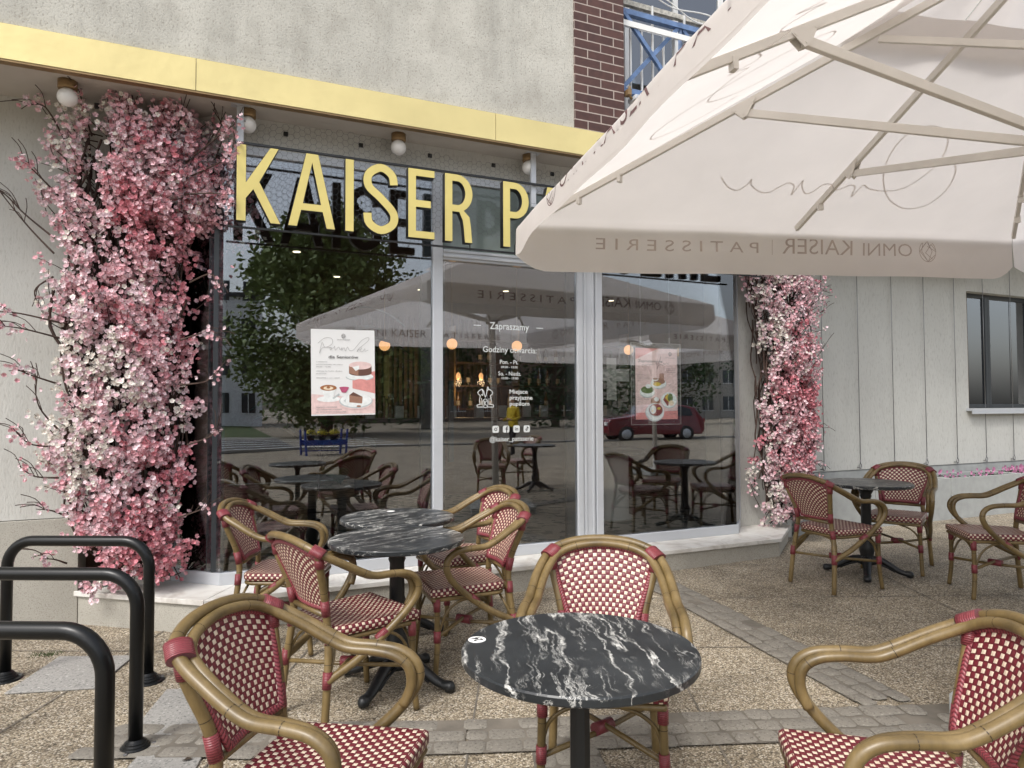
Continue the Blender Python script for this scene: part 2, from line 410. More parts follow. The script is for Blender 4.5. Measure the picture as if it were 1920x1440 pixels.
setts('sett_strip', (1.03, 2.83), (5.6, 1.05), 0.30, 3, 'band of grey granite setts past the round table')
setts('sett_strip', (2.95, 2.33), (3.28, 4.7), 0.28, 3, 'band of grey granite setts running to the shop')
setts('sett_strip', (1.35, 2.53), (0.62, 0.6), 0.28, 3, 'band of grey granite setts')
for k, (pts) in enumerate([[(-0.95, 4.23), (-0.54, 4.12), (-0.40, 4.56), (-0.80, 4.72)], [(-0.20, 3.95), (0.12, 3.83), (-0.02, 3.32), (-0.33, 3.44)], [(-1.35, 4.05), (-0.98, 3.95), (-1.1, 3.5), (-1.5, 3.6)], [(-0.22, 3.40), (0.02, 3.31), (-0.12, 2.75), (-0.40, 2.86)]]):
    m_ = MB(); m_.prism(pts, 0.001, 0.011); tag(m_.build('granite_slab', M['granite_g'], bevel=0.004), 'grey granite slab in the paving', kind='structure')
wd = MB()
for i in range(70):
    a = R.uniform(0, 2*pi); r_ = R.uniform(0, 0.07); x, y = -0.88+r_*cos(a)*1.3, 4.80+r_*sin(a)*.6; h = R.uniform(0.01, 0.035); b_ = R.uniform(0, 2*pi)
    wd.v += [(x, y, 0), (x+0.004, y, 0), (x+cos(b_)*0.02, y+sin(b_)*0.02, h)]; k = len(wd.v); wd.face((k-3, k-2, k-1))
tag(wd.build('weed_tuft', M['grassm']), 'small green weed tuft in a paving joint', 'weed', kind='stuff')
# ---------------------------------------------------------------- the cafe building
SY = 4.80; WY = 5.42; GY = 5.17; UY = 4.83; RY = 5.95; SOF = 3.52
bld = thing('cafe_building', 'plastered cafe building with a gold canopy edge over its shop bay', 'building', (0, 5.42, 0))
bld_inv = Matrix.Translation((0, -5.42, 0))
def bpart(name, mb, mat, parent=None, bevel=0):
    mb.v = [(x, y-5.42, z) for x, y, z in mb.v]
    return mb.build(name, mat, parent or bld, bevel)
m = MB(); m.box(-7, -0.25, WY, WY+0.3, 0.715, SOF)
m.box(-0.25, 0.03, WY+0.06, WY+0.3, 0.22, SOF)
bpart('lower_wall', m, M['stucco_lo'])
m = MB()
x = -7.0
for xe in (-5.35, -4.0, -2.65, -1.28+0.0, -0.815):
    m.box(x+0.002, xe-0.002, WY-0.02, WY+0.3, -0.2, 0.71); x = xe
bpart('stone_plinth', m, M['granite'], bevel=0.003)
m = MB(); m.box(-7, 2.69, UY, UY+0.3, 3.73, 9.0); bpart('upper_wall', m, M['stucco_up'])
m = MB(); m.box(6.5, 16, UY, UY+0.3, 3.73, 9.0); bpart('upper_wall', m, M['stucco_up'])
m = MB(); m.box(2.69, 3.17, UY-0.012, UY+1.2, 3.725, 9.0); bpart('brick_pier', m, M['brick'])
m = MB(); m.box(6.0, 6.5, UY-0.012, UY+1.2, 3.725, 9.0); bpart('brick_pier', m, M['brick'])
m = MB(); m.box(-7, 6.5, UY+0.02, RY+0.1, SOF, 3.73); bpart('soffit', m, M['soffit'])
m = MB(); m.box(3.17, 6.0, UY+0.05, UY+0.32, 3.73, 3.98); m.box(3.17, 6.0, UY+1.2, UY+1.4, 3.73, 9); bpart('balcony_wall', m, M['soffit'])
m = MB()
for a, b in ((-7, -4.22), (-4.215, -2.165), (-2.16, -0.121), (-0.117, 1.981), (1.985, 4.08), (4.085, 6.2)):
    m.box(a, b, UY-0.03, UY+0.02, 3.505, 3.715)
bpart('gold_fascia', m, M['gold'])
m = MB(); m.box(-7, 6.2, UY-0.025, UY+0.03, 3.492, 3.503); bpart('fascia_drip_edge', m, M['brass'])
# wall to the right of the bay (a pier, then the recessed wall with the ropes)
m = MB(); m.box(4.92, 5.62, WY+0.02, RY, 0.0, SOF); bpart('pier_wall', m, M['stucco_rt'])
m = MB()
W0, W1, Z0, Z1 = 9.38, 11.0, 1.40, 3.00
m.box(5.62, W0, RY, RY+0.3, 0.66, 6.0); m.box(W1, 18, RY, RY+0.3, 0.66, 6.0); m.box(W0, W1, RY, RY+0.3, Z1, 6.0); m.box(W0, W1, RY, RY+0.3, 0.66, Z0)
bpart('right_wall', m, M['stucco_rt'])
m = MB(); m.box(5.62, 18, RY+0.01, RY+0.3, -0.1, 0.655); bpart('right_plinth', m, M['concrete'])
# side window in the right wall
wn = MB(); fw = 0.055
for x0, x1 in ((W0, 10.02), (10.02, W1)):
    wn.box(x0, x0+fw, RY+0.12, RY+0.18, Z0, Z1); wn.box(x1-fw, x1, RY+0.12, RY+0.18, Z0, Z1)
    wn.box(x0+fw, x1-fw, RY+0.12, RY+0.18, Z1-fw, Z1); wn.box(x0+fw, x1-fw, RY+0.12, RY+0.18, Z0, Z0+fw)
wf = bpart('window', wn, M['darkframe'], bevel=0.004)
m = MB(); m.box(W0+fw, W1-fw, RY+0.15, RY+0.155, Z0+fw, Z1-fw); bpart('pane', m, M['winglass'], wf)
m = MB()
for i in range(20):
    x = W0+0.1+i*0.08; m.box(x, x+0.055, RY+0.27+0.012*(i % 2), RY+0.275+0.012*(i % 2), Z0, Z1)
bpart('curtain', m, simple('dark_curtain', (0.07, 0.075, 0.07), 0.9), wf)
m = MB(); m.box(W0-0.06, W1+0.1, RY-0.09, RY+0.12, Z0-0.035, Z0-0.002); m.box(W0-0.06, W1+0.1, RY-0.09, RY-0.075, Z0-0.075, Z0-0.036); bpart('window_sill', m, M['alu'], wf)
m = MB(); m.box(W0-0.3, W1+0.3, RY+0.4, RY+0.45, Z0-0.4, Z1+0.4); bpart('room_backing', m, M['darkframe'], wf)
# left opening soil pipe edge
# ---- stone step under the bay
st = thing('stone_step', 'low granite step with pale marble slabs running round the shop bay', 'step', (0, 4.8, 0))
OUT = [(-0.84, 5.40), (-0.04, 4.79), (4.82, 4.79), (5.44, 5.28), (5.44, 5.44), (-0.84, 5.44)]
INN = [(-0.815, 5.405), (-0.032, 4.81), (4.81, 4.81), (5.42, 5.295), (5.42, 5.44), (-0.815, 5.44)]
def spart(name, m, mat, bevel=0):
    m.v = [(x, y-4.8, z) for x, y, z in m.v]; return m.build(name, mat, st, bevel)
m = MB(); m.prism(INN, -0.1, 0.186); spart('riser', m, M['granite'])
for k, pts in enumerate([[(-0.84, 5.40), (-0.042, 4.79), (0.245, 5.28), (-0.05, 5.44), (-0.84, 5.44)], [(-0.038, 4.79), (1.55, 4.79), (1.55, 5.3), (0.25, 5.28)], [(1.553, 4.79), (3.2, 4.79), (3.2, 5.3), (1.553, 5.3)], [(3.203, 4.79), (4.818, 4.79), (4.66, 5.3), (3.203, 5.3)], [(4.822, 4.79), (5.44, 5.28), (5.44, 5.44), (4.95, 5.44), (4.664, 5.3)]]):
    m = MB(); m.prism(pts, 0.188, 0.222); spart('marble_slab', m, M['marble'], 0.003)
# ---- glazed bay
bay = thing('shopfront', 'glazed shop bay with pale aluminium frames above the marble step', 'shopfront', (0, GY, 0))
def fp(name, m, mat, bevel=0, parent=None):
    m.v = [(x, y-GY, z) for x, y, z in m.v]; return m.build(name, mat, parent or bay, bevel)
BX0, BX1, FT = 0.06, 4.63, 3.25
LCH = [(BX0, GY), (-0.26, GY+0.27)]; RCH = [(BX1, GY), (BX1+0.30, GY+0.27)]
def wallstrip(m, a, b, z0, z1, th=0.05, mi=0):
    a = Vector((*a, 0)); b = Vector((*b, 0)); t = (b-a); ln = t.length; t.normalize(); n_ = Vector((-t.y, t.x, 0))
    T = Matrix(((t.x, n_.x, 0, a.x), (t.y, n_.y, 0, a.y), (0, 0, 1, 0), (0, 0, 0, 1)))
    m.box(0, ln, 0, th, z0, z1, mi, T)
m = MB()
m.box(BX0, BX1, GY-0.03, GY+0.04, 0.222, 0.305)
wallstrip(m, (LCH[1][0], LCH[1][1]), (BX0-0.003, GY-0.03), 0.222, 0.305, 0.06)
wallstrip(m, (BX1+0.003, GY-0.03), (RCH[1][0], RCH[1][1]), 0.222, 0.305, 0.06)
fp('bottom_rail', m, M['alu'], 0.003)
m = MB(); m.box(BX0, BX1, GY-0.03, GY+0.04, FT, FT+0.06); m.box(BX0, BX1, GY+0.005, GY+0.035, FT-0.04, FT-0.002, 1)
fp('top_rail', m, [M['alu'], M['darkframe']], 0.003)
m = MB(); m.box(BX0, BX1, GY-0.02, GY+0.25, FT+0.062, SOF); wallstrip(m, LCH[1], (BX0-0.003, GY-0.02), 3.25, SOF, 0.06); wallstrip(m, (BX1+0.003, GY-0.02), RCH[1], 3.25, SOF, 0.06)
fp('header_wall', m, M['stucco_lo'])
m = MB(); m.box(1.585, 1.665, GY-0.035, GY+0.05, 0.306, FT-0.001); fp('mullion', m, M['alu'], 0.004)
m = MB(); m.box(2.885, 2.935, GY-0.03, GY+0.05, 0.306, 2.70); m.box(2.94, 3.06, GY-0.018, GY+0.05, 0.306, FT-0.001); m.box(2.955, 2.975, GY-0.026, GY-0.0185, 0.31, FT-0.002); m.box(3.03, 3.05, GY-0.026, GY-0.0185, 0.31, FT-0.002); m.box(3.066, 3.13, GY-0.035, GY+0.05, 0.306, FT-0.001); fp('mullion', m, M['alu'], 0.003)
m = MB(); m.box(1.667, 2.938, GY-0.03, GY+0.05, 2.62, 2.705); m.box(1.667, 2.883, GY-0.045, GY-0.031, 2.64, 2.66); m.box(1.667, 2.883, GY-0.04, GY-0.031, 2.68, 2.70); fp('door_lintel', m, M['alu'], 0.003)
# dark inner profiles that show behind each glass edge
for a, b in ((BX0-0.06, 0.0+BX0+0.02), (1.50, 1.584), (1.667, 1.70), (2.80, 2.884), (3.132, 3.15), (4.50, 4.60)):
    m = MB(); m.box(a, b, GY+0.02, GY+0.06, 0.31, FT-0.045); fp('inner_profile', m, M['darkframe'])
m = MB(); m.box(-0.03, BX0-0.062, GY+0.07, GY+0.14, 0.31, FT-0.045); fp('corner_post', m, M['darkframe']); m = MB(); m.box(4.62, 4.70, GY+0.08, GY+0.14, 0.31, FT-0.045); fp('corner_post', m, M['darkframe'])
def pane(x0, x1, z0, z1, mat, rot=0.0):
    m = MB(); c = (x0+x1)/2; T = Matrix.Translation((c, GY, 0)) @ Matrix.Rotation(rot, 4, 'Z')
    m.box(x0-c, x1-c, -0.004, 0.004, z0, z1, 0, T); return fp('glass_pane', m, mat)
pane(BX0, 1.583, 0.307, FT-0.001, M['glass'])
pane(1.668, 2.883, 0.307, 2.618, M['glass'], 0.0015)
pane(1.668, 2.937, 2.707, FT-0.001, M['frost'])
pane(3.132, BX1, 0.307, FT-0.001, M['glass'], -0.001)
for a, b in ((LCH[1], (BX0-0.004, GY)), ((BX1+0.004, GY), RCH[1])):
    m = MB(); wallstrip(m, a, b, 0.307, 3.248, 0.008); fp('glass_pane', m, M['glass'])
m = MB(); wallstrip(m, (RCH[1][0]-0.04, RCH[1][1]-0.04), (RCH[1][0]+0.005, RCH[1][1]), 0.306, 3.248, 0.05); fp('end_post', m, M['alu']); m = MB(); wallstrip(m, (LCH[1][0]-0.03, LCH[1][1]), (LCH[1][0]+0.02, LCH[1][1]-0.03), 0.306, 3.248, 0.05); fp('end_post', m, M['alu'])
m = MB(); m.box(1.76, 1.80, GY+0.10, GY+0.13, 1.0, 1.66); fp('dark_door_bar', m, M['darkframe'])

# ---- interior: room shell, bar, shelves, globes
rm = thing('shop_interior', 'dark cafe room behind the glass with brown walls', 'room', (2, 8, 0))
def rp(name, m, mat, parent=None):
    m.v = [(x-2, y-8, z) for x, y, z in m.v]; return m.build(name, mat, parent or rm)
def terrazzo():
    m, nt, b = newmat('terrazzo'); vo = nt.nodes.new('ShaderNodeTexVoronoi'); L(nt, coords(nt), vo.inputs[0]); vo.inputs['Scale'].default_value = 13
    hs = nt.nodes.new('ShaderNodeSeparateColor'); L(nt, vo.outputs['Color'], hs.inputs[0])
    L(nt, ramp(nt, hs.outputs[0], [(0.0, (0.5, 0.49, 0.46)), (0.45, (0.42, 0.41, 0.38)), (0.5, (0.12, 0.16, 0.14)), (0.8, (0.16, 0.2, 0.18)), (0.82, (0.5, 0.48, 0.44))]), b.inputs['Base Color']); b.inputs['Roughness'].default_value = 0.5
    return m
M['terrazzo'] = terrazzo(); M['brown'] = simple('brown_wall', (0.075, 0.042, 0.028), 0.8, var=0.3, vscale=3)
M['woodslat'] = simple('wood_slats', (0.085, 0.045, 0.025), 0.6, var=0.3)
M['brown_brick'] = simple('interior_brown_velvet', (0.50, 0.36, 0.31), 0.9, var=0.6, vscale=5)
m = MB(); m.box(-1.2, 9.5, GY+0.32, 12.0, 0.10, 0.24); rp('floor', m, M['terrazzo'])
m = MB(); m.box(-1.2, 9.5, 11.5, 11.6, 0.25, 3.5); rp('back_wall', m, M['brown'])
m = MB(); m.box(9.4, 9.5, GY+0.85, 11.49, 0.25, 3.5); rp('side_wall', m, M['brown'])
m = MB(); m.box(-1.3, -1.2, WY+0.35, 11.49, 0.25, 3.5); rp('side_wall', m, M['brown'])
m = MB(); m.box(-1.19, 9.39, GY+0.26, 11.49, 3.30, 3.40); rp('ceiling', m, M['brown'])
m = MB(); m.box(-1.19, -0.3, WY+0.31, WY+0.36, 0.25, 3.3); rp('front_wall', m, M['brown']); m = MB(); m.box(5.0, 9.39, RY+0.5, RY+0.55, 0.25, 3.3); rp('front_wall', m, M['brown'])
m = MB(); wallstrip(m, (-0.185, 5.445), (-0.005, 5.295), 0.31, 3.2, 0.02); rp('velvet_panel', m, M['brown_brick'])
m = MB()
for i in range(30): m.box(2.2+i*0.09, 2.25+i*0.09, 11.44, 11.49, 1.2, 3.0)
rp('slatted_panel', m, M['woodslat'])
for i, (x, y) in enumerate([(0.9, 8.4), (1.6, 9.8), (3.0, 10.4), (4.3, 10.0), (5.4, 9.4), (6.4, 10.2)]):
    m = MB(); m.lathe([(0.045, 3.296), (0.045, 3.3)], (x, y, 0), 16); rp('ceiling_spot', m, M['spot'])
bar_ = thing('bar_counter', 'dark bar counter inside the shop below the bottle shelves', 'counter', (4, 9.2, 0.24))
m = MB(); m.box(-2.2, 3.6, -0.3, 0.3, 0.0, 1.0); m.build('front', M['brown'], bar_, 0.01)
m = MB(); m.box(-2.25, 3.65, -0.34, 0.34, 1.002, 1.05); m.build('top', M['castiron'], bar_, 0.008)
shelf = thing('bottle_shelf', 'wall shelf unit with rows of bottles inside the shop', 'shelf', (5.4, 11.2, 0.24))
m = MB()
for z in (1.15, 1.55, 1.95, 2.35): m.box(-1.6, 1.9, -0.14, 0.14, z, z+0.03)
m.build('board', M['woodslat'], shelf)
m = MB()
for x in (-1.6, -0.4, 0.8, 1.9): m.box(x-0.015, x+0.015, -0.14, 0.14, 0.9, 2.6)
m.build('upright', M['brass'], shelf)
bcols = [simple('bottle_glass', c, 0.15, var=0.1, bstr=0) for c in ((0.05, 0.09, 0.04), (0.20, 0.09, 0.03), (0.4, 0.36, 0.28), (0.02, 0.02, 0.02))]
lab = simple('cream_label', (0.6, 0.55, 0.45), 0.7)
protos = []
for bm_ in bcols:
    t = thing('bottle', 'small bottle on the shelf inside the shop', 'bottle', (0, 0, -50), 0, 'bottles on the shelves inside the shop')
    m = MB(); m.lathe([(0.034, 0), (0.036, 0.02), (0.036, 0.17), (0.015, 0.22), (0.013, 0.28), (0.015, 0.285)], seg=12); m.build('glass_body', bm_, t)
    m = MB(); m.lathe([(0.0375, 0.05), (0.0375, 0.13)], seg=12, caps=False); m.build('paper_label', lab, t)
    protos.append(t)
first = [True]*4
for z in (1.18, 1.58, 1.98):
    for k in range(18):
        if R.random() < 0.2: continue
        i = R.randrange(4); p = (5.4-1.5+k*0.19+R.uniform(-0.03, 0.03), 11.12+R.uniform(-0.04, 0.04), 0.24+z)
        if first[i]: protos[i].location = p; first[i] = False
        else: dup(protos[i], p)
for i in range(4):
    if first[i]: protos[i].location = (4.6+0.2*i, 9.2, 1.29)
box0 = None
for k in range(13):
    p = (1.95+k*0.38+R.uniform(-0.05, 0.05), 9.15+R.uniform(-0.08, 0.08), 1.292)
    if box0 is None:
        box0 = thing('paper_bag', 'white paper bag on the bar counter inside the shop', 'paper bag', p, 0, 'paper bags on the bar counter')
        m = MB(); m.prism([(-0.06, -0.04), (0.06, -0.04), (0.06, 0.04), (-0.06, 0.04)], 0, 0.17); m.build('bag_body', M['white'], box0, 0.004)
        m = MB(); m.tube(spline([(-0.03, 0, 0.165), (-0.025, 0, 0.2), (0.025, 0, 0.2), (0.03, 0, 0.165)], 4), 0.003, 5); m.build('handle', M['brown'], box0)
    else: dup(box0, p, R.uniform(-0.4, 0.4))
# glass display with a brass tap
t = thing('brass_tap', 'tall brass tap on the bar inside the shop', 'tap', (2.15, 9.1, 1.292))
m = MB(); m.tube([(0, 0, 0), (0, 0, 0.30)], 0.018, 10); m.box(-0.035, 0.035, -0.02, 0.02, 0.302, 0.85); m.build('column', M['gold_face'], t, 0.004)
m = MB(); m.tube([(0, -0.018, 0.26), (0, -0.09, 0.25), (0, -0.10, 0.2)], 0.01, 8); m.build('spout', M['brass'], t)
globs = [(1.75, 7.5, 2.135), (2.5, 7.38, 2.165), (3.3, 7.35, 2.165), (4.05, 7.35, 2.16), (4.9, 7.4, 2.17), (5.75, 7.45, 2.17), (3.35, 10.6, 1.95), (3.7, 10.6, 1.95), (4.1, 10.6, 1.95)]
for k, p in enumerate(globs):
    lb = ['first lit round pendant behind the poster pane', 'lit round pendant at the left edge of the glass door', 'lit round pendant behind the opening hours lettering', 'lit round pendant behind the right door frame', 'lit round pendant beside the hanging menu poster'][k] if k < 5 else 'lit pendant lamp deep inside the shop'
    small = k > 5
    if k == 0:
        g0 = thing('pendant_lamp', lb, 'pendant lamp', p, 0, 'lit globe pendants inside the shop')
        m = MB(); m.lathe([(0.002, -0.062)]+[(0.062*cos(a), 0.062*sin(a)) for a in [(-80+16*i)*pi/180 for i in range(11)]]+[(0.002, 0.062)], seg=24); m.build('globe', M['glow'], g0)
        m = MB(); m.tube([(0, 0, 0.06), (0, 0, 1.15)], 0.003, 5); m.lathe([(0.012, 0.06), (0.012, 0.085)], seg=10); m.build('cord', M['brass'], g0)
    else:
        d = dup(g0, p, 0, lb)
        if small:
            d.scale = (0.6, 0.6, 1.0)
            pl = bpy.data.lights.new('pendant_light', 'POINT'); pl.energy = 2.2; pl.color = (1.0, 0.62, 0.32); pl.shadow_soft_size = 0.06
            lo = bpy.data.objects.new('pendant_light', pl); COL.objects.link(lo); lo.parent = d; lo.location = (0, 0, -0.12)
# round table and chair silhouettes are seen by reflection; one interior table
t = thing('pedestal_table', 'round table on a drum base inside the shop', 'table', (3.95, 6.35, 0.24))
m = MB(); m.lathe([(0.0, 0.70), (0.36, 0.70), (0.37, 0.72), (0.36, 0.74), (0, 0.74)], seg=36, caps=False); m.build('tabletop', M['castiron'], t)
m = MB(); m.lathe([(0.24, 0), (0.24, 0.03), (0.20, 0.04), (0.20, 0.69)], seg=32); m.build('drum_base', M['white'], t)
# tall plant inside left pane
def leafplant(name, label, loc, n, h, sc, mat, rr=0.35):
    t = thing(name, label, 'plant', loc)
    m = MB(); l_ = MB()
    for i in range(n):
        a = R.uniform(0, 2*pi); zb = R.uniform(0.3, 1)*h; d = Vector((cos(a), sin(a), R.uniform(0.1, 0.9))).normalized(); ln = sc*R.uniform(0.7, 1.2)
        base = Vector((0, 0, zb*0.9)); pts = spline([base*0.6, base, base+d*rr*0.6, base+d*rr], 3); m.tube(pts, 0.006, 5)
        tip = pts[-1]; s_ = d.cross(Vector((0, 0, 1))).normalized(); prev = None
        for q in range(6):
            u = q/5; wdt = sc*0.28*sin(pi*min(1, u*1.02+0.02)); c = tip+d*ln*u-Vector((0, 0, ln*0.5*u*u)); cur = (c-s_*wdt, c+Vector((0, 0, -0.012)), c+s_*wdt)
            if prev: l_.quad(prev[0], cur[0], cur[1], prev[1]); l_.quad(prev[1], cur[1], cur[2], prev[2])
            prev = cur
    m.build('stem', M['brown'], t); l_.build('leaves', mat, t)
    m = MB(); m.lathe([(0.14, 0), (0.18, 0.3), (0.19, 0.31), (0.17, 0.31), (0.165, 0.27)], seg=20); m.build('pot', M['castiron'], t)
    return t
M['leafdark'] = simple('dark_leaf', (0.02, 0.045, 0.018), 0.45, var=0.4)
leafplant('potted_plant', 'big leaved dark plant behind the poster pane', (0.85, 6.1, 0.24), 16, 2.4, 0.42, M['leafdark'])
leafplant('potted_plant', 'leafy plant inside the right pane beside the menu poster', (4.9, 7.6, 0.24), 14, 1.0, 0.3, M['leafdark'])

# ---------------------------------------------------------------- the sign
def glyph(ch, H=0.52, W=0.24, s=0.062):
    """closed outlines of a condensed capital, stroke s"""
    h = H
    if ch == 'I': return [[(0, 0), (s, 0), (s, h), (0, h)]], s
    if ch == 'E': W = 0.205; b = s*0.9; return [[(0, 0), (W, 0), (W, b), (s, b), (s, h/2-b/2), (W*0.86, h/2-b/2), (W*0.86, h/2+b/2), (s, h/2+b/2), (s, h-b), (W, h-b), (W, h), (0, h)]], W
    if ch == 'T': b = s*0.9; return [[(W/2-s/2, 0), (W/2+s/2, 0), (W/2+s/2, h-b), (W, h-b), (W, h), (0, h), (0, h-b), (W/2-s/2, h-b)]], W
    if ch == 'K':
        W = 0.285
        return [[(0, 0), (s, 0), (s, h*0.30), (s+0.045, h*0.42), (W-s*1.08, 0), (W, 0), (s+0.085, h*0.53), (W-0.015, h), (W-s*1.15, h), (s, h*0.52), (s, h), (0, h)]], W
    if ch == 'A':
        W = 0.32; c = W/2; t = s*0.98
        return [[(0, 0), (t, 0), (t+0.028, h*0.22), (W-t-0.028, h*0.22), (W-t, 0), (W, 0), (c+0.042, h), (c-0.042, h)], [(t+0.040, h*0.32), (W-t-0.040, h*0.32), (c, h*0.86)]], W
    if ch in 'PR':
        W = 0.225; r = 0.115; cy = h-0.145; b = s*0.9
        def bowl(rx, ry, cx, cy): return [(cx+rx*sin(pi*i/14), cy+ry*cos(pi*i/14)) for i in range(15)]
        outer = bowl(W-0.10, 0.145, 0.10, h-0.145)
        inner = [(s, h-b)]+bowl(W-0.10-s, 0.145-b, 0.10, h-0.145)+[(s, h-0.29+b)]
        if ch == 'P': return [[(0, h)]+outer+[(s, h-0.29), (s, 0), (0, 0)], inner], W
        W2 = W
        leg = [(0.155, 0.245), (0.20, 0.20), (0.212, 0.12), (0.222, 0.0), (0.222-s, 0), (0.150, 0.12), (0.142, 0.17), (0.115, h-0.29), (s, h-0.29)]
        return [[(0, h)]+outer[:12]+leg+[(s, 0), (0, 0)], inner], W2
    if ch == 'S':
        W = 0.262; cl = spline([(W-0.035, h-0.150), (W-0.052, h-0.075), (W/2, h-s/2), (0.045, h-0.085), (0.042, h-0.175), (W/2, h/2+0.005), (W-0.040, 0.165), (W-0.045, 0.080), (W/2, s/2), (0.048, 0.075), (0.033, 0.150)], 5)
        cl = [Vector((p[0], p[1], 0)) if len(p) > 1 else p for p in [(q.x, q.y) for q in cl]]
        Lf, Rt = [], []
        for i, p in enumerate(cl):
            t_ = (cl[min(i+1, len(cl)-1)]-cl[max(0, i-1)]).normalized(); n_ = Vector((-t_.y, t_.x, 0))*s/2
            Lf.append((p.x+n_.x, p.y+n_.y)); Rt.append((p.x-n_.x, p.y-n_.y))
        return [Lf+Rt[::-1]], W
def fillcurve(conts, T, name, mat, parent, extr, off=0):
    cu = bpy.data.curves.new(name, 'CURVE'); cu.dimensions = '2D'; cu.fill_mode = 'BOTH'; cu.extrude = extr; cu.offset = off
    for c in conts:
        sp = cu.splines.new('POLY'); sp.points.add(len(c)-1)
        for p, q in zip(sp.points, c): p.co = (q[0], q[1], 0, 1)
        sp.use_cyclic_u = True
    o = bpy.data.objects.new(name, cu); COL.objects.link(o); bpy.context.view_layer.update()
    me = bpy.data.meshes.new_from_object(o.evaluated_get(bpy.context.evaluated_depsgraph_get()))
    bpy.data.objects.remove(o); bpy.data.curves.remove(cu)
    me.transform(T); me.materials.clear(); me.materials.append(mat); me.name = name
    ob = bpy.data.objects.new(name, me); COL.objects.link(ob); ob.parent = parent
    return ob
SGY = 4.865
sign = thing('shop_sign', 'long sign of gold letters reading KAISER PATISSERIE on a rail over the bay', 'sign', (0, SGY, 2.7))
lx = [('K', 0.131), ('A', 0.462), ('I', 0.850), ('S', 0.975), ('E', 1.308), ('R', 1.592), ('P', 2.07), ('A', 2.34), ('T', 2.70), ('I', 3.0), ('S', 3.12), ('S', 3.44), ('E', 3.77), ('R', 4.05), ('I', 4.35), ('E', 4.48)]
for ch, x in lx:
    conts, W_ = glyph(ch)
    T = frame_matrix((x, 0.032, 0), (1, 0, 0), (0, 0, 1))
    body_ = fillcurve(conts, T, 'letter', M['black'], sign, 0.028)
    T2 = frame_matrix((x, 0.0015, 0), (1, 0, 0), (0, 0, 1))
    fillcurve(conts, T2, 'gold_face', M['gold_face'], body_, 0.0012, -0.0022)
m = MB(); m.box(0.08, 4.75, 0.060, 0.080, -0.034, -0.022); m.box(0.08, 4.75, 0.062, 0.078, 0.545, 0.56); m.build('rail', M['black'], sign)
for x in (0.155, 2.38, 4.6):
    m = MB(); m.box(x-0.022, x+0.022, 0.088, 0.118, 0.40, SOF-2.7-0.004); m.box(x-0.06, x+0.06, 0.07, 0.14, SOF-2.7-0.003, SOF-2.7+0.0); m.box(x-0.02, x+0.12, 0.088, 0.118, 0.37, 0.398); m.build('hanger', M['alu'], sign, 0.002)
for i in range(12): m = MB(); m.tube([(0.3+i*0.38, 0.07, -0.04), (0.3+i*0.38, 0.075, 0.03), (0.32+i*0.38, 0.09, 0.08)], 0.004, 5); m.build('cable', M['black'], sign)
# globe lamps under the canopy
for k, x in enumerate((-0.86, 0.205, 1.275, 2.37, 3.45, 4.53)):
    lb = ['white globe lamp above the flower column, leftmost under the gold canopy', 'white globe lamp right of the first sign hanger', 'white globe lamp above the S of the sign', 'white globe lamp behind the sign hanger over the P', 'white globe lamp under the canopy hidden by the parasol', 'white globe lamp at the right end of the canopy'][k]
    if k == 0:
        l0 = thing('globe_lamp', lb, 'lamp', (x, 5.02, SOF), 0, 'globe lamps under the gold canopy')
        m = MB(); m.lathe([(0.052, -0.055), (0.055, -0.05), (0.055, -0.001)], seg=28); m.build('brass_base', M['brass'], l0)
        m = MB(); m.lathe([(0.002, -0.162)]+[(0.058*cos(a), -0.104+0.058*sin(a)) for a in [(-80+14*i)*pi/180 for i in range(11)]]+[(0.03, -0.052)], seg=28); m.build('opal_globe', M['opal'], l0)
    else: dup(l0, (x, 5.02, SOF), 0, lb)
# chicken wire with its black clips
cw = thing('wire_mesh', 'hexagonal chicken wire stretched over the glass behind the sign', 'wire mesh', (0, 5.03, 3.0))
m = MB(); a = 0.026; i = 0
def wob(x, z): return (x+0.006*sin(z*23+x*9), 0.02*sin(x*3.1+z*2)+0.01*sin(x*11), z+0.006*sin(x*17)-0.02*cos(x*4))
x = -0.25; col_ = 0
while x < 3.0:
    z = -0.20+(a*0.87 if col_ % 2 else 0)
    while z < 0.42+0.03*sin(x*2):
        P = [wob(x+a*cos(pi/3*q), z+a*sin(pi/3*q)) for q in range(4)]
        for q in range(3): m.tube([P[q], P[q+1]], 0.0011, 3, caps=False)
        z += a*1.74
    x += a*1.5; col_ += 1
m.build('wire', M['wirem'], cw)
for k in range(7):
    m = MB(); x = 0.47+k*0.545 if k < 6 else -0.715
    m.box(x-0.016, x+0.016, 0.11, 0.135, 0.44-0.016, 0.44+0.016); m.box(x-0.004, x+0.004, 0.10, 0.109, 0.435, 0.445); m.build('clip', M['black'], cw, 0.002)
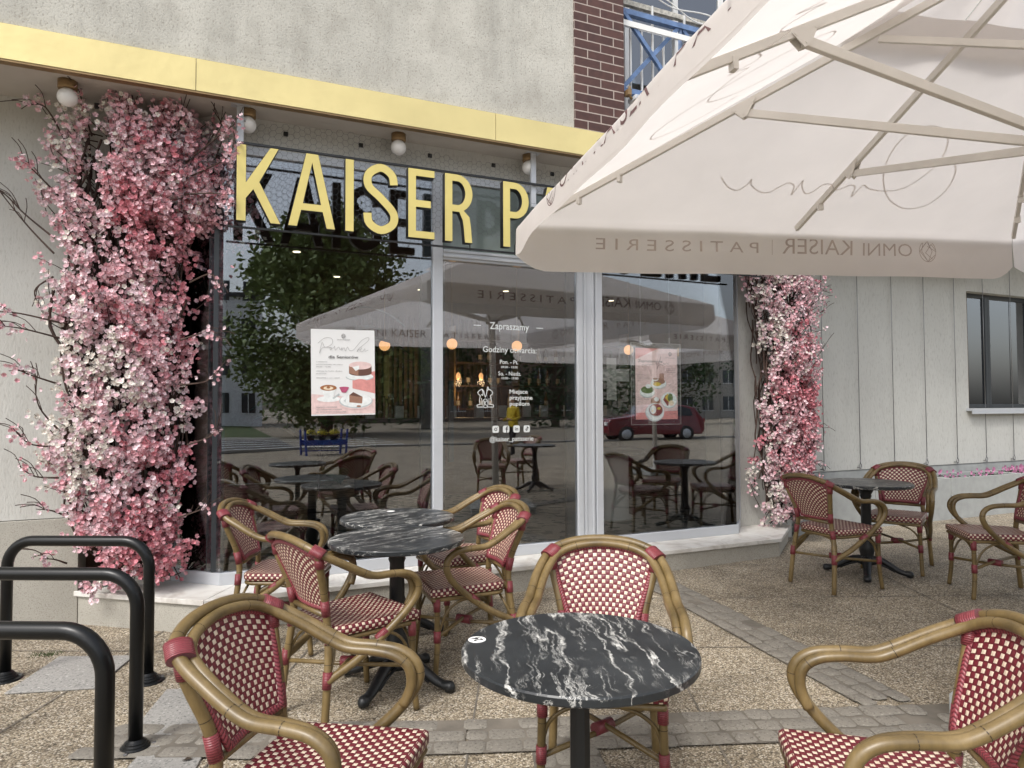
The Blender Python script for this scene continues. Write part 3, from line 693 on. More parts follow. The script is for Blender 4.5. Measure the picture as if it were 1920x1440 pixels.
# ---------------------------------------------------------------- bistro chairs
def weave():
    m, nt, b = newmat('woven_red_cream')
    tc = nt.nodes.new('ShaderNodeTexCoord'); sp = nt.nodes.new('ShaderNodeSeparateXYZ'); L(nt, tc.outputs['UV'], sp.inputs[0])
    cw_, ch_ = 0.0162, 0.0172
    u = math_(nt, 'DIVIDE', sp.outputs[0], cw_); v = math_(nt, 'DIVIDE', sp.outputs[1], ch_)
    fu = math_(nt, 'FRACT', u); fv = math_(nt, 'FRACT', v)
    par = math_(nt, 'MODULO', math_(nt, 'ADD', math_(nt, 'FLOOR', u), math_(nt, 'FLOOR', v)), 2.0)
    par = math_(nt, 'ABSOLUTE', par)
    mu = math_(nt, 'LESS_THAN', math_(nt, 'ABSOLUTE', math_(nt, 'SUBTRACT', fu, 0.5)), 0.42)
    mv = math_(nt, 'LESS_THAN', math_(nt, 'ABSOLUTE', math_(nt, 'SUBTRACT', fv, 0.5)), 0.36)
    cream = math_(nt, 'MULTIPLY', math_(nt, 'MULTIPLY', mu, mv), math_(nt, 'LESS_THAN', par, 0.5))
    # strand relief: each cell is a little pillow; red cells carry three vertical strands
    pil = math_(nt, 'MULTIPLY', math_(nt, 'SINE', math_(nt, 'MULTIPLY', fu, pi)), math_(nt, 'SINE', math_(nt, 'MULTIPLY', fv, pi)))
    st = math_(nt, 'ABSOLUTE', math_(nt, 'SINE', math_(nt, 'MULTIPLY', fu, pi*3)))
    hgt = math_(nt, 'ADD', pil, math_(nt, 'MULTIPLY', st, 0.25))
    dk = ramp(nt, hgt, [(0.1, (0.09, 0.008, 0.014)), (0.5, (0.145, 0.015, 0.025))])
    n = noise(nt, coords(nt), 9, 3)
    cr = ramp(nt, n, [(0.3, (0.60, 0.49, 0.36)), (0.7, (0.74, 0.64, 0.50))])
    L(nt, mix(nt, cream, dk, cr), b.inputs['Base Color']); b.inputs['Roughness'].default_value = 0.38
    bump(nt, b, hgt, 0.6, 0.003)
    return m
M['weave'] = weave()
def bamboo():
    m, nt, b = newmat('bamboo_look_tube'); v = coords(nt)
    n = noise(nt, v, 7, 4); n2 = noise(nt, coords(nt, (1, 1, 0.2)), 90, 3)
    c = ramp(nt, n, [(0.25, (0.085, 0.058, 0.022)), (0.5, (0.155, 0.106, 0.042)), (0.75, (0.225, 0.16, 0.072))])
    c = mix(nt, 0.5, c, ramp(nt, n2, [(0.3, (0.75, 0.75, 0.75)), (0.7, (1.2, 1.2, 1.15))]), 'MULTIPLY')
    L(nt, c, b.inputs['Base Color']); b.inputs['Roughness'].default_value = 0.36
    return m
M['bamboo'] = bamboo(); M['node'] = simple('burnt_bamboo_ring', (0.03, 0.018, 0.008), 0.6)
def redwrap(name, col):
    m, nt, b = newmat(name); tc = nt.nodes.new('ShaderNodeTexCoord'); sp = nt.nodes.new('ShaderNodeSeparateXYZ'); L(nt, tc.outputs['UV'], sp.inputs[0])
    s = math_(nt, 'ABSOLUTE', math_(nt, 'SINE', math_(nt, 'MULTIPLY', sp.outputs[0], pi/0.0068)))
    L(nt, ramp(nt, s, [(0.0, tuple(x*0.35 for x in col)), (0.35, col)]), b.inputs['Base Color']); b.inputs['Roughness'].default_value = 0.35
    bump(nt, b, s, 0.7, 0.0015); return m
M['wrap'] = redwrap('red_wrap', (0.20, 0.036, 0.045))
def braid():
    m, nt, b = newmat('red_braid'); tc = nt.nodes.new('ShaderNodeTexCoord'); sp = nt.nodes.new('ShaderNodeSeparateXYZ'); L(nt, tc.outputs['UV'], sp.inputs[0])
    tri = math_(nt, 'ABSOLUTE', math_(nt, 'SUBTRACT', math_(nt, 'FRACT', math_(nt, 'MULTIPLY', sp.outputs[1], 2.0)), 0.5))
    ph = math_(nt, 'ADD', math_(nt, 'DIVIDE', sp.outputs[0], 0.0125), math_(nt, 'MULTIPLY', tri, 1.8))
    s = math_(nt, 'ABSOLUTE', math_(nt, 'SINE', math_(nt, 'MULTIPLY', ph, pi)))
    L(nt, ramp(nt, s, [(0.0, (0.07, 0.01, 0.015)), (0.5, (0.17, 0.026, 0.036)), (1.0, (0.25, 0.05, 0.062))]), b.inputs['Base Color']); b.inputs['Roughness'].default_value = 0.38
    bump(nt, b, s, 0.8, 0.002); return m
M['braid'] = braid()
BT = []
def arch_back(s, t, off=0.0):
    """the dished back panel; s across (-1..1), t up (0..1)"""
    hw = 0.128+0.067*t+0.014*sin(pi*t*0.5); z = 0.535+t*(0.262+0.052*(1-s*s)); y = -0.205-0.09*t-0.038*(1-s*s)*(0.4+0.6*t)
    return (s*hw, y+off, z)
def make_chair():
    t = thing('bistro_chair', 'chair', 'chair', (0, 0, 0), 0, 'red and cream woven bistro chairs on the terrace')
    # seat: rounded trapezoid pad with a woven top and rim
    def outline(k):
        base = [(-0.225, 0.235), (0.225, 0.235), (0.198, -0.20), (-0.198, -0.20)]; rad = [0.022, 0.022, 0.075, 0.075]; P = []
        for i in range(4):
            p = Vector(base[i]); a = (Vector(base[i-1])-p).normalized(); b = (Vector(base[(i+1) % 4])-p).normalized(); r_ = rad[i]
            for q in range(6):
                u = q/5; P.append(p+a*r_*(1-u)**2+b*r_*u*u)
        c = Vector((0, 0.01)); out_ = []
        for i, p in enumerate(P):
            t_ = (P[(i+1) % len(P)]-P[i-1]).normalized(); n_ = Vector((t_.y, -t_.x)); 
            if n_.dot(p-c) > 0: n_ = -n_
            out_.append(p+n_*k)
        return out_
    m = MB(); rings = [(0.010, 0.418), (0.0, 0.424), (-0.002, 0.440), (0.0, 0.456), (0.010, 0.463)]
    n = 24; per = [0]; O0 = outline(0)
    for i in range(n): per.append(per[-1]+(O0[(i+1) % n]-O0[i]).length)
    for k, (ins, z) in enumerate(rings):
        m.v += [(p.x, p.y, z) for p in outline(ins)]
    hv = [0, 0.010, 0.026, 0.042, 0.052]
    for k in range(4):
        for i in range(n):
            j = (i+1) % n
            m.face((k*n+i, (k+1)*n+i, (k+1)*n+j, k*n+j), 0, [(per[i], hv[k]), (per[i], hv[k+1]), (per[i+1], hv[k+1]), (per[i+1], hv[k])], True)
    # top grid, dipping slightly
    top = outline(0.010); cidx = len(m.v)
    G_ = 8; ringv = [[4*n+i for i in range(n)]]
    for gk in range(1, G_):
        f_ = 1-gk/G_; st_ = len(m.v)
        m.v += [(p.x*f_, 0.01+(p.y-0.01)*f_, 0.463-0.012*(1-f_*f_)) for p in top]; ringv.append([st_+i for i in range(n)])
    m.v.append((0, 0.01, 0.451)); ce = len(m.v)-1
    uvf = lambda i: (m.v[i][0]+1, m.v[i][1]+1)
    for gk in range(G_-1):
        for i in range(n):
            j = (i+1) % n; q = (ringv[gk][i], ringv[gk+1][i], ringv[gk+1][j], ringv[gk][j]); m.face(q, 0, [uvf(x) for x in q], True)
    for i in range(n):
        q = (ringv[-1][i], ce, ringv[-1][(i+1) % n]); m.face(q, 0, [uvf(x) for x in q], True)
    m.face([i for i in range(n)], 0)
    m.build('seat', M['weave'], t)
    m = MB(); fr = [(p.x, p.y, 0.405) for p in outline(0.014)]; m.tube(fr, 0.012, 8, closed=True); m.build('seat_frame', M['bamboo'], t)
    # back
    m = MB(); NS, NT = 14, 12
    for off in (0.004, -0.006):
        b0 = len(m.v)
        for j in range(NT+1):
            for i in range(NS+1): m.v.append(arch_back(-1+2*i/NS, j/NT, off))
        for j in range(NT):
            for i in range(NS):
                q = [b0+j*(NS+1)+i, b0+j*(NS+1)+i+1, b0+(j+1)*(NS+1)+i+1, b0+(j+1)*(NS+1)+i]
                uv = [((-1+2*ii/NS)*0.178+1, (jj/NT)*0.295+1) for ii, jj in ((i, j), (i+1, j), (i+1, j+1), (i, j+1))]
                if off > 0: q = q[::-1]; uv = uv[::-1]
                m.face(q, 0, uv, True)
    bk = m.build('backrest', M['weave'], t)
    loop = [arch_back(-1+2*i/12, 1) for i in range(13)]+[arch_back(1, 1-j/8) for j in range(1, 9)]+[arch_back(1-2*i/10, 0) for i in range(1, 11)]+[arch_back(-1, j/8) for j in range(1, 8)]
    m = MB(); m.tube([(p[0], p[1]-0.001, p[2]) for p in loop], 0.0125, 8, closed=True, ell=1.0); m.build('braided_border', M['braid'], bk)
    # rear posts (back uprights running down into the rear legs)
    def ringat(m, path, k, r_):
        p = Vector(path[k]); d = (Vector(path[min(k+1, len(path)-1)])-Vector(path[k-1])).normalized()
        m.tube([p-d*0.0012, p+d*0.0012], r_+0.0006, 10, mi=1, caps=False)
    wraps = []
    def wrap(name_pts, r_, ln=None):
        m = MB(); P = name_pts; m.tube(P, r_, 10, caps=True); wraps.append(m)
    for s in (-1, 1):
        path = spline([(s*0.222, -0.300, 0.845), (s*0.205, -0.278, 0.74), (s*0.170, -0.238, 0.60), (s*0.160, -0.222, 0.50), (s*0.178, -0.222, 0.40), (s*0.198, -0.238, 0.24), (s*0.212, -0.262, 0.0)], 5)
        m = MB(); m.tube(path, 0.0175, 10)
        for k in (9, 17, 23): ringat(m, path, k, 0.0175)
        m.box(path[-1].x-0.001, path[-1].x+0.001, path[-1].y-0.001, path[-1].y+0.001, 0.0, 0.002, 1)
        m.build('leg', [M['bamboo'], M['node']], t)
        path = spline([(s*0.205, 0.200, 0.405), (s*0.208, 0.200, 0.30), (s*0.212, 0.200, 0.16), (s*0.222, 0.215, 0.0)], 5)
        m = MB(); m.tube(path, 0.0155, 10)
        for k in (4, 11): ringat(m, path, k, 0.0155)
        m.build('leg', [M['bamboo'], M['node']], t)
        # wraps at the leg joints
        wrap([(s*0.198, -0.236, 0.285), (s*0.202, -0.243, 0.215)], 0.0205)
        wrap([(s*0.209, 0.200, 0.245), (s*0.211, 0.200, 0.185)], 0.0195)
        wrap([(s*0.205, 0.200, 0.412), (s*0.206, 0.200, 0.345)], 0.0195)
        wrap([(s*0.168, -0.224, 0.455), (s*0.182, -0.223, 0.395)], 0.0195)
        wrap([(s*0.166, -0.236, 0.585), (s*0.159, -0.224, 0.515)], 0.0200)
        # side wrap where the arm crosses the seat frame
        wrap([(s*0.238, -0.015, 0.382), (s*0.250, 0.03, 0.418)], 0.0200)
        # quarter-arch braces under the seat
        m = MB(); m.tube(spline([(s*0.209, 0.196, 0.235), (s*0.185, 0.198, 0.32), (s*0.13, 0.20, 0.37), (s*0.06, 0.205, 0.394)], 5), 0.0075, 7); m.build('brace', M['bamboo'], t); m = MB()
        m.tube(spline([(s*0.209, 0.190, 0.235), (s*0.207, 0.15, 0.33), (s*0.205, 0.09, 0.38), (s*0.203, 0.03, 0.395)], 5), 0.0075, 7); m.build('brace', M['bamboo'], t); m = MB()
        m.tube(spline([(s*0.196, -0.222, 0.28), (s*0.17, -0.19, 0.35), (s*0.11, -0.182, 0.385), (s*0.05, -0.18, 0.396)], 5), 0.0075, 7)
        m.build('brace', M['bamboo'], t)
    # crossed stretchers
    for s in (-1, 1):
        m = MB(); m.tube([(s*0.200, -0.236, 0.235+0.004*s), (0, -0.015, 0.222+0.012*s), (s*-0.211, 0.198, 0.210+0.004*s)], 0.0105, 8); m.build('stretcher', M['bamboo'], t)
    wrap([(-0.030, -0.045, 0.224), (0.030, 0.016, 0.224)], 0.024)
    m = MB(); m.tube([(-0.158, -0.222, 0.512), (0.158, -0.222, 0.512)], 0.0125, 8); m.build('back_rail', M['bamboo'], t)
    # arm hoop, outer and inner
    half = [(0.203, -0.243, 0.245), (0.232, -0.10, 0.320), (0.252, 0.035, 0.415), (0.277, 0.125, 0.50), (0.293, 0.172, 0.575), (0.293, 0.163, 0.635), (0.290, 0.115, 0.672), (0.286, 0.04, 0.684), (0.281, -0.045, 0.688), (0.276, -0.105, 0.712), (0.262, -0.19, 0.762), (0.240, -0.265, 0.806), (0.205, -0.315, 0.842), (0.12, -0.343, 0.872), (0, -0.352, 0.883)]
    full = half+[(-x, y, z) for x, y, z in half[-2::-1]]
    path = spline(full, 5); m = MB(); m.tube(path, 0.0182, 12)
    for k in (8, 22, 35, 45, 62, 78, 95, 105, 118, 132): ringat(m, path, min(k, len(path)-2), 0.0182)
    m.build('arm_hoop', [M['bamboo'], M['node']], t)
    hi = [(0.254, 0.138, 0.51), (0.263, 0.160, 0.572), (0.262, 0.150, 0.630), (0.259, 0.106, 0.664), (0.254, 0.04, 0.677), (0.249, -0.045, 0.681), (0.245, -0.100, 0.703), (0.232, -0.176, 0.750), (0.211, -0.243, 0.792), (0.181, -0.287, 0.826), (0.11, -0.313, 0.855), (0, -0.321, 0.868)]
    full = hi+[(-x, y, z) for x, y, z in hi[-2::-1]]
    path = spline(full, 5); m = MB(); m.tube(path, 0.0165, 12)
    for k in (12, 30, 50, 60, 80, 98): ringat(m, path, k, 0.0165)
    m.build('inner_hoop', [M['bamboo'], M['node']], t)
    # broad wraps that tie both hoops to the back corners
    for s in (-1, 1):
        m = MB(); c0 = Vector((s*0.214, -0.293, 0.828)); d = Vector((s*-0.60, -0.62, 0.50)).normalized()
        P = [c0-d*0.030, c0-d*0.01, c0+d*0.01, c0+d*0.030]
        m.tube(P, 0.0365, 14, ell=0.72); wraps.append(m)
        m = MB(); m.tube([(s*0.214, -0.289, 0.812), (s*0.208, -0.282, 0.752)], 0.0215, 10); wraps.append(m)
    for m in wraps: m.build('binding', M['wrap'], t)
    for o in t.children_recursive:
        for v in o.data.vertices:
            if v.co.z > 0.6: v.co.z -= 0.085*(v.co.z-0.6)
    return t
ch0 = make_chair()
CH = [
 (0.292, 1.969, -125.2, 0, 'bistro chair nearest the bike stands, lower left, turned to the right'),
 (0.624, 3.321, -70.4, 0, 'bistro chair with its back to the camera at the middle table'),
 (0.420, 4.410, -112.0, 0, 'bistro chair standing tight against the step, left of the rear table'),
 (1.300, 3.673, 88, 0, 'bistro chair right of the middle table, facing left'),
 (1.523, 4.320, 97, 0, 'bistro chair right of the rear table, just in front of the glass door'),
 (1.343, 2.223, 148, 0, 'bistro chair tucked behind the number 24 table, facing the camera'),
 (1.62, 1.253, 55.8, 0, 'bistro chair at the lower right corner, cut off by the picture edge'),
 (4.438, 3.853, -91.6, 1, 'bistro chair beside the right flower column, back turned to the camera'),
 (5.340, 4.019, 115.8, 1, 'bistro chair in front of the planters behind the far right table'),
 (5.246, 3.182, 52.6, 1, 'bistro chair at the right picture edge in front of the planters'),
 (4.15, 0.10, 20, 0, 'bistro chair behind the camera, seen only in the glass'),
 (4.95, -0.55, 75, 0, 'bistro chair behind the camera by the second table, seen only in the glass'),
]
for k, (x, y, a, up, lb) in enumerate(CH):
    z = gz(x)+0.011
    if k == 0: ch0.location = (x, y, z); ch0.rotation_euler = (0, 0, radians(a)); ch0['label'] = lb
    else: dup(ch0, (x, y, z), radians(a), lb)
# ---------------------------------------------------------------- tables
def blackmarble(name, sc, white, angle, seed):
    m, nt, b = newmat(name)
    tc = nt.nodes.new('ShaderNodeTexCoord'); mp = nt.nodes.new('ShaderNodeMapping'); mp.inputs['Rotation'].default_value = (0, 0, radians(angle)); mp.inputs['Location'].default_value = (seed, seed*0.7, 0); L(nt, tc.outputs['Object'], mp.inputs[0]); v = mp.outputs[0]
    nn = nt.nodes.new('ShaderNodeTexNoise'); L(nt, v, nn.inputs['Vector']); nn.inputs['Scale'].default_value = 2.6; nn.inputs['Detail'].default_value = 7; nn.inputs['Roughness'].default_value = 0.62
    nf = nt.nodes.new('ShaderNodeTexNoise'); L(nt, v, nf.inputs['Vector']); nf.inputs['Scale'].default_value = 17; nf.inputs['Detail'].default_value = 4
    vf = nt.nodes.new('ShaderNodeVectorMath'); vf.operation = 'MULTIPLY_ADD'; L(nt, nf.outputs['Color'], vf.inputs[0]); vf.inputs[1].default_value = (0.035, 0.0, 0.0); L(nt, v, vf.inputs[2])
    vm = nt.nodes.new('ShaderNodeVectorMath'); vm.operation = 'MULTIPLY_ADD'; L(nt, nn.outputs['Color'], vm.inputs[0]); vm.inputs[1].default_value = (0.13, 0.05, 0.05); L(nt, vf.outputs[0], vm.inputs[2])
    st = nt.nodes.new('ShaderNodeMapping'); L(nt, vm.outputs[0], st.inputs[0]); st.inputs['Scale'].default_value = (1.0, 0.10, 1.0)
    n1 = noise(nt, st.outputs[0], sc, 5, 0.55)
    line = math_(nt, 'ABSOLUTE', math_(nt, 'SUBTRACT', n1, 0.5))
    l1 = mix(nt, 1.0, ramp(nt, line, [(0.0, (1, 1, 1)), (0.008, (0.5, 0.5, 0.5)), (0.02, (0.0, 0.0, 0.0))]), ramp(nt, noise(nt, v, 22, 4, 0.7), [(0.38, (0.15, 0.15, 0.15)), (0.6, (1, 1, 1))]), 'MULTIPLY')
    n2 = noise(nt, st.outputs[0], sc*2.3, 6, 0.65)
    l2 = ramp(nt, math_(nt, 'ABSOLUTE', math_(nt, 'SUBTRACT', n2, 0.52)), [(0.0, (0.7, 0.7, 0.7)), (0.012, (0.1, 0.1, 0.1)), (0.03, (0, 0, 0))])
    brk = ramp(nt, noise(nt, v, 5, 3), [(0.42, (0, 0, 0)), (0.58, (1, 1, 1))])
    l2 = mix(nt, 1.0, l2, brk, 'MULTIPLY')
    patch = ramp(nt, noise(nt, v, white[1], 6, 0.68, 0.6), [(white[0], (0, 0, 0)), (white[0]+0.08, (0.85, 0.85, 0.85))])
    fine = ramp(nt, noise(nt, st.outputs[0], 34, 5, 0.7), [(0.40, (0.12, 0.12, 0.12)), (0.58, (1, 1, 1))])
    patch = mix(nt, 1.0, patch, fine, 'MULTIPLY')
    s = mix(nt, 1.0, mix(nt, 1.0, l1, l2, 'LIGHTEN'), patch, 'LIGHTEN')
    base = ramp(nt, noise(nt, v, 6, 5), [(0.3, (0.012, 0.014, 0.016)), (0.7, (0.030, 0.034, 0.037))])
    L(nt, mix(nt, s, base, (0.66, 0.65, 0.61)), b.inputs['Base Color']); b.inputs['Roughness'].default_value = 0.33; b.inputs['Specular IOR Level'].default_value = 0.35
    return m
M['bm1'] = blackmarble('black_veined_marble', 7.5, (0.62, 2.2), 40, 3.1)
M['bm2'] = blackmarble('black_marble_fine_veins', 10, (0.72, 2.2), 65, 8.3)
M['bm3'] = blackmarble('black_marble_streaks', 10, (0.75, 2.2), 105, 5.7)
def make_table(label, x, y, a, top, octo=False):
    t = thing('bistro_table', label, 'table', (x, y, gz(x)+0.008), radians(a), 'round marble tables on cast iron pedestals')
    m = MB(); m.lathe([(0.345, 0.722), (0.350, 0.726), (0.350, 0.744), (0.346, 0.749)], seg=72, smooth=False); m.build('tabletop', top, t, 0.001)
    m = MB()
    if octo: m.lathe([(0.075, 0.09), (0.078, 0.13), (0.05, 0.16), (0.036, 0.20), (0.032, 0.24), (0.030, 0.66), (0.045, 0.69), (0.11, 0.715), (0.12, 0.72)], seg=8, smooth=False)
    else: m.lathe([(0.072, 0.085), (0.075, 0.11), (0.052, 0.13), (0.050, 0.16), (0.058, 0.19), (0.056, 0.23), (0.040, 0.27), (0.041, 0.30), (0.038, 0.62), (0.046, 0.64), (0.041, 0.65), (0.062, 0.69), (0.066, 0.70), (0.12, 0.715), (0.12, 0.72)], seg=16)
    m.build('column', M['castiron'], t)
    for k in range(4):
        m = MB(); ang = pi/4+k*pi/2; c, s = cos(ang), sin(ang)
        pr = spline([(0.03, 0.125), (0.10, 0.118), (0.16, 0.085), (0.22, 0.048), (0.27, 0.030), (0.31, 0.030)], 4)
        pr = [(p.x, p.y) for p in [Vector((q[0], q[1])) for q in pr]]
        rr = [0.034-0.010*i/len(pr)+0.004*(i > len(pr)*0.8) for i in range(len(pr))]
        m.tube([(c*p[0], s*p[0], p[1]) for p in pr], rr, 8, ell=0.8)
        m.lathe([(0.010, 0.0), (0.026, 0.004), (0.030, 0.022), (0.022, 0.044), (0.006, 0.05)], (c*0.305, s*0.305, 0), 10)
        m.tube([(c*0.06-s*0.03, s*0.06+c*0.03, 0.10), (c*0.13-s*0.022, s*0.13+c*0.022, 0.075), (c*0.2-s*0.02, s*0.2+c*0.02, 0.04)], 0.008, 6)
        m.tube([(c*0.06+s*0.03, s*0.06-c*0.03, 0.10), (c*0.13+s*0.022, s*0.13-c*0.022, 0.075), (c*0.2+s*0.02, s*0.2-c*0.02, 0.04)], 0.008, 6)
        m.build('foot', M['castiron'], t)
    return t
t24 = make_table('nearest round table with bold white veins and the number 24 disc', 0.955, 1.705, 20, M['bm1'], True)
t2 = make_table('round black marble table in the middle, streaked with fine white veins', 0.89, 3.52, 0, M['bm2'])
t3 = make_table('rear round table by the step, only its top showing behind the middle one', 1.06, 4.18, 40, M['bm3'])
t4 = make_table('far right round table with a greyish stained top between two chairs', 4.94, 3.99, -6, M['bm3'])
make_table('round table behind the camera, seen only in the glass', 4.9, 0.15, 0, M['bm3'])
# number discs
import math as _m
def disc(label, x, y, z, txt, rot):
    o = thing('number_disc', label, 'sticker', (x, y, z), rot)
    m = MB(); m.lathe([(0.026, 0), (0.026, 0.0015)], seg=28); m.build('white_disc', M['white'], o)
    if txt: text(txt, 'number', 0.038, M['black'], o, Matrix.Translation((0, -0.013, 0.0022)), 0.8, 'CENTER', 0.0008)
disc('white round number 24 sticker at the edge of the nearest table', 0.715, 1.885, gz(0.9)+0.7575, '24', radians(95))
t24.scale = (0.95, 0.95, 1.0)
lf = thing('fallen_leaf', 'dark dry leaf on the paving by the nearest chair', 'leaf', (-0.10, 3.12, 0.014))
m = MB(); m.v += [(0, 0, 0), (0.02, 0.012, 0.006), (0.045, 0, 0.002), (0.02, -0.014, 0.007), (0.02, 0.0, 0.001)]; m.face((0, 4, 1)); m.face((1, 4, 2)); m.face((2, 4, 3)); m.face((3, 4, 0)); m.build('leaf_blade', M['node'], lf)
disc('blank looking white round sticker on the rear table', 1.07, 4.40, gz(1)+0.7575, '', 0)
# ---------------------------------------------------------------- bicycle stands
def rack(label, xr, yr, w_, h, ang, first=None):
    t = thing('bicycle_stand', label, 'bicycle stand', (xr, yr, 0), ang, 'black hoop bicycle stands')
    r_ = 0.028; rad = 0.14; pts = [(0, 0, 0.01), (0, 0, h-r_-rad)]
    for i in range(1, 10): a = pi/2*i/9; pts.append((-rad+rad*cos(a), 0, h-r_-rad+rad*sin(a)))
    pts.append((-w_+rad, 0, h-r_))
    for i in range(1, 10): a = pi/2*i/9; pts.append((-w_+rad-rad*sin(a), 0, h-r_-rad+rad*cos(a)))
    pts.append((-w_, 0, 0.01))
    m = MB(); m.tube(pts, r_, 20); m.build('hoop', M['blackmetal'], t)
    for x in (0, -w_):
        m = MB(); m.lathe([(0.082, 0.0), (0.084, 0.004), (0.078, 0.009)]+[(0.060-0.004*i+(0.003 if i % 2 else 0), 0.010+0.005*i) for i in range(7)]+[(0.0285, 0.046)], (x, 0, 0), 28, smooth=False)
        fl = m.build('flange', M['blackmetal'], t)
        for q in range(3):
            a = pi/6+q*2*pi/3; m = MB(); m.lathe([(0.010, 0.009), (0.010, 0.015), (0.006, 0.017)], (x+0.07*cos(a), 0.07*sin(a), 0), 6, smooth=False); m.build('bolt', M['steel'], fl)
    return t
A_ = math.atan2(4.46-4.12, -1.0+0.3)+pi
rack('black hoop bicycle stand nearest the camera, cut off at the left', -0.30, 2.50, 0.77, 0.775, A_)
rack('middle black hoop bicycle stand, its right foot flange in full view', -0.285, 3.335, 0.77, 0.765, A_)
rack('farthest black hoop bicycle stand in front of the flowers', -0.30, 4.13, 0.78, 0.765, A_)
# ---------------------------------------------------------------- ropes, planters
for k in range(10):
    x = 6.03+k*0.607
    if k == 0:
        r0 = thing('climbing_rope', 'rope', 'wire rope', (x, RY-0.035, 0.70), 0, 'steel wire ropes down the grey wall')
        m = MB(); m.tube([(0, 0, 0.05), (0, 0, 3.2)], 0.0042, 5); m.build('cable', M['steel'], r0)
        m = MB(); m.tube([(0.022*cos(q*pi/6), 0, 0.005+0.03*sin(q*pi/6)) for q in range(12)], 0.005, 5, closed=True); m.tube([(0, 0, 0.028), (0, 0, 0.075)], 0.007, 6); m.tube([(-0.02, 0.03, -0.01), (-0.02, -0.02, -0.012), (0.0, -0.01, -0.02)], 0.006, 5); m.build('eyelet', M['steel'], r0)
        d = r0
    else: d = dup(r0, (x, RY-0.035, 0.70))
    d['label'] = ('wire rope number %d from the left on the grey wall' % (k+1)) if False else ['leftmost wire rope on the grey wall, partly behind the flower column', 'wire rope on the grey wall just right of the flower column', 'wire rope on the grey wall above the far right table', 'wire rope on the grey wall above the table top, left of the chair back', 'wire rope on the grey wall ending behind the chair back', 'wire rope on the bare wall left of the side window', 'wire rope crossing the left half of the side window', 'wire rope crossing the middle of the side window', 'wire rope past the side window, outside the picture', 'last wire rope on the right of the grey wall'][k]
M['soil'] = simple('potting_soil', (0.03, 0.022, 0.016), 0.95)
M['petalpink'] = simple('pansy_petal', (0.50, 0.20, 0.34), 0.7, var=0.4, vscale=40)
px0 = 5.70
for k in range(5):
    ln = [1.22, 1.30, 1.36, 1.36, 1.36][k]
    lb = ['grey fibre cement planter behind the far chairs, next to the flower column', 'grey planter box behind the round table top', 'grey planter box with a few pink flowers at its end', 'grey planter box full of pink flowers at the right', 'last grey planter box at the right picture edge'][k]
    t = thing('planter_box', lb, 'planter', (px0, 5.46, 0.052), 0, 'grey planter boxes along the right wall')
    H_ = 0.505
    m = MB(); m.box(0, ln, 0, 0.025, 0, H_); m.box(0, ln, 0.42, 0.445, 0, H_); m.box(0, 0.025, 0.0255, 0.4195, 0, H_); m.box(ln-0.025, ln, 0.0255, 0.4195, 0, H_); m.build('box', M['concrete'], t, 0.004)
    m = MB(); m.box(0.026, ln-0.026, 0.026, 0.419, 0.02, H_-0.09); m.build('soil', M['soil'], t)
    px0 += ln+0.012
    dens = [2, 14, 40, 170, 120][k]
    f_ = thing('pink_flowers', ['sparse seedlings', 'few pink flowers', 'small pink bedding flowers at the end of a planter', 'low pink bedding flowers in the planter by the right chair', 'pink bedding flowers in the last planter'][k]+' in a grey planter box', 'flowers', (px0-ln*0.5, 5.68, 0.052+H_-0.09))
    f_['kind'] = 'stuff'; P_ = MB(); G2 = MB()
    for q in range(dens):
        x = R.uniform(-ln*0.42, ln*0.42); y = R.uniform(-0.14, 0.14); z = R.uniform(0.06, 0.15)
        for u in range(5):
            a = u*2*pi/5+q; c = Vector((x, y-0.005, z)); e = Vector((cos(a)*0.022, -0.010, sin(a)*0.022)); n_ = Vector((-sin(a)*0.011, 0, cos(a)*0.011)); P_.quad(c, c+e*0.7-n_, c+e*1.15, c+e*0.7+n_)
        for u in range(7):
            a = R.uniform(0, 2*pi); c = Vector((x, y, z*0.45)); e = Vector((cos(a)*0.05, sin(a)*0.05, R.uniform(0, 0.04))); n_ = Vector((-sin(a)*0.010, cos(a)*0.010, 0)); G2.quad(c, c+e*0.6-n_, c+e, c+e*0.6+n_)
    P_.build('petals', M['petalpink'], f_); G2.build('leaves', M['leafdark'], f_)
# ---------------------------------------------------------------- balcony with blue railing
bc = thing('balcony_railing', 'blue painted balcony railing with crossed braces and white bars beside the brick pier', 'railing', (3.17, UY+0.1, 3.98))
m = MB(); Wd = 1.30
for x0 in (0.0, Wd+0.03):
    a, b_, c, d_ = x0+0.03, x0+Wd, 0.20, 0.90
    bar(m, (a, 0, d_), (b_, 0, d_), 0.05, 0.045); bar(m, (a, 0, c), (b_, 0, c), 0.05, 0.045)
    bar(m, (a, 0.0, c+0.023), (a, 0.0, d_-0.023), 0.045, 0.045); bar(m, (b_-0.3, 0.002, c+0.023), (b_-0.3, 0.002, d_-0.023), 0.03, 0.03)
    mid = a+0.62
    bar(m, (a+0.02, 0.004, c+0.02), (mid, 0.004, d_-0.02), 0.03, 0.035); bar(m, (a+0.02, -0.03, d_-0.02), (mid, -0.03, c+0.02), 0.03, 0.035)
    bar(m, (mid+0.03, 0.006, c+0.03), (mid+0.03, 0.006, d_-0.02), 0.03, 0.03)
    bar(m, (mid+0.06, 0.004, d_-0.02), (mid+0.62, 0.004, c+0.02), 0.03, 0.035)
m.build('blue_frame', M['blue'], bc)
m = MB()
for k in range(22): m.box(0.05+k*0.118, 0.066+k*0.118, 0.045, 0.06, 0.0, 0.86 if k % 3 else 1.06)
m.box(0.02, 2.65, 0.04, 0.044, 0.80, 0.84); bar(m, (0.02, -0.05, 0.775), (2.65, -0.05, 0.775), 0.012, 0.05)
m.build('white_bars', M['white'], bc)
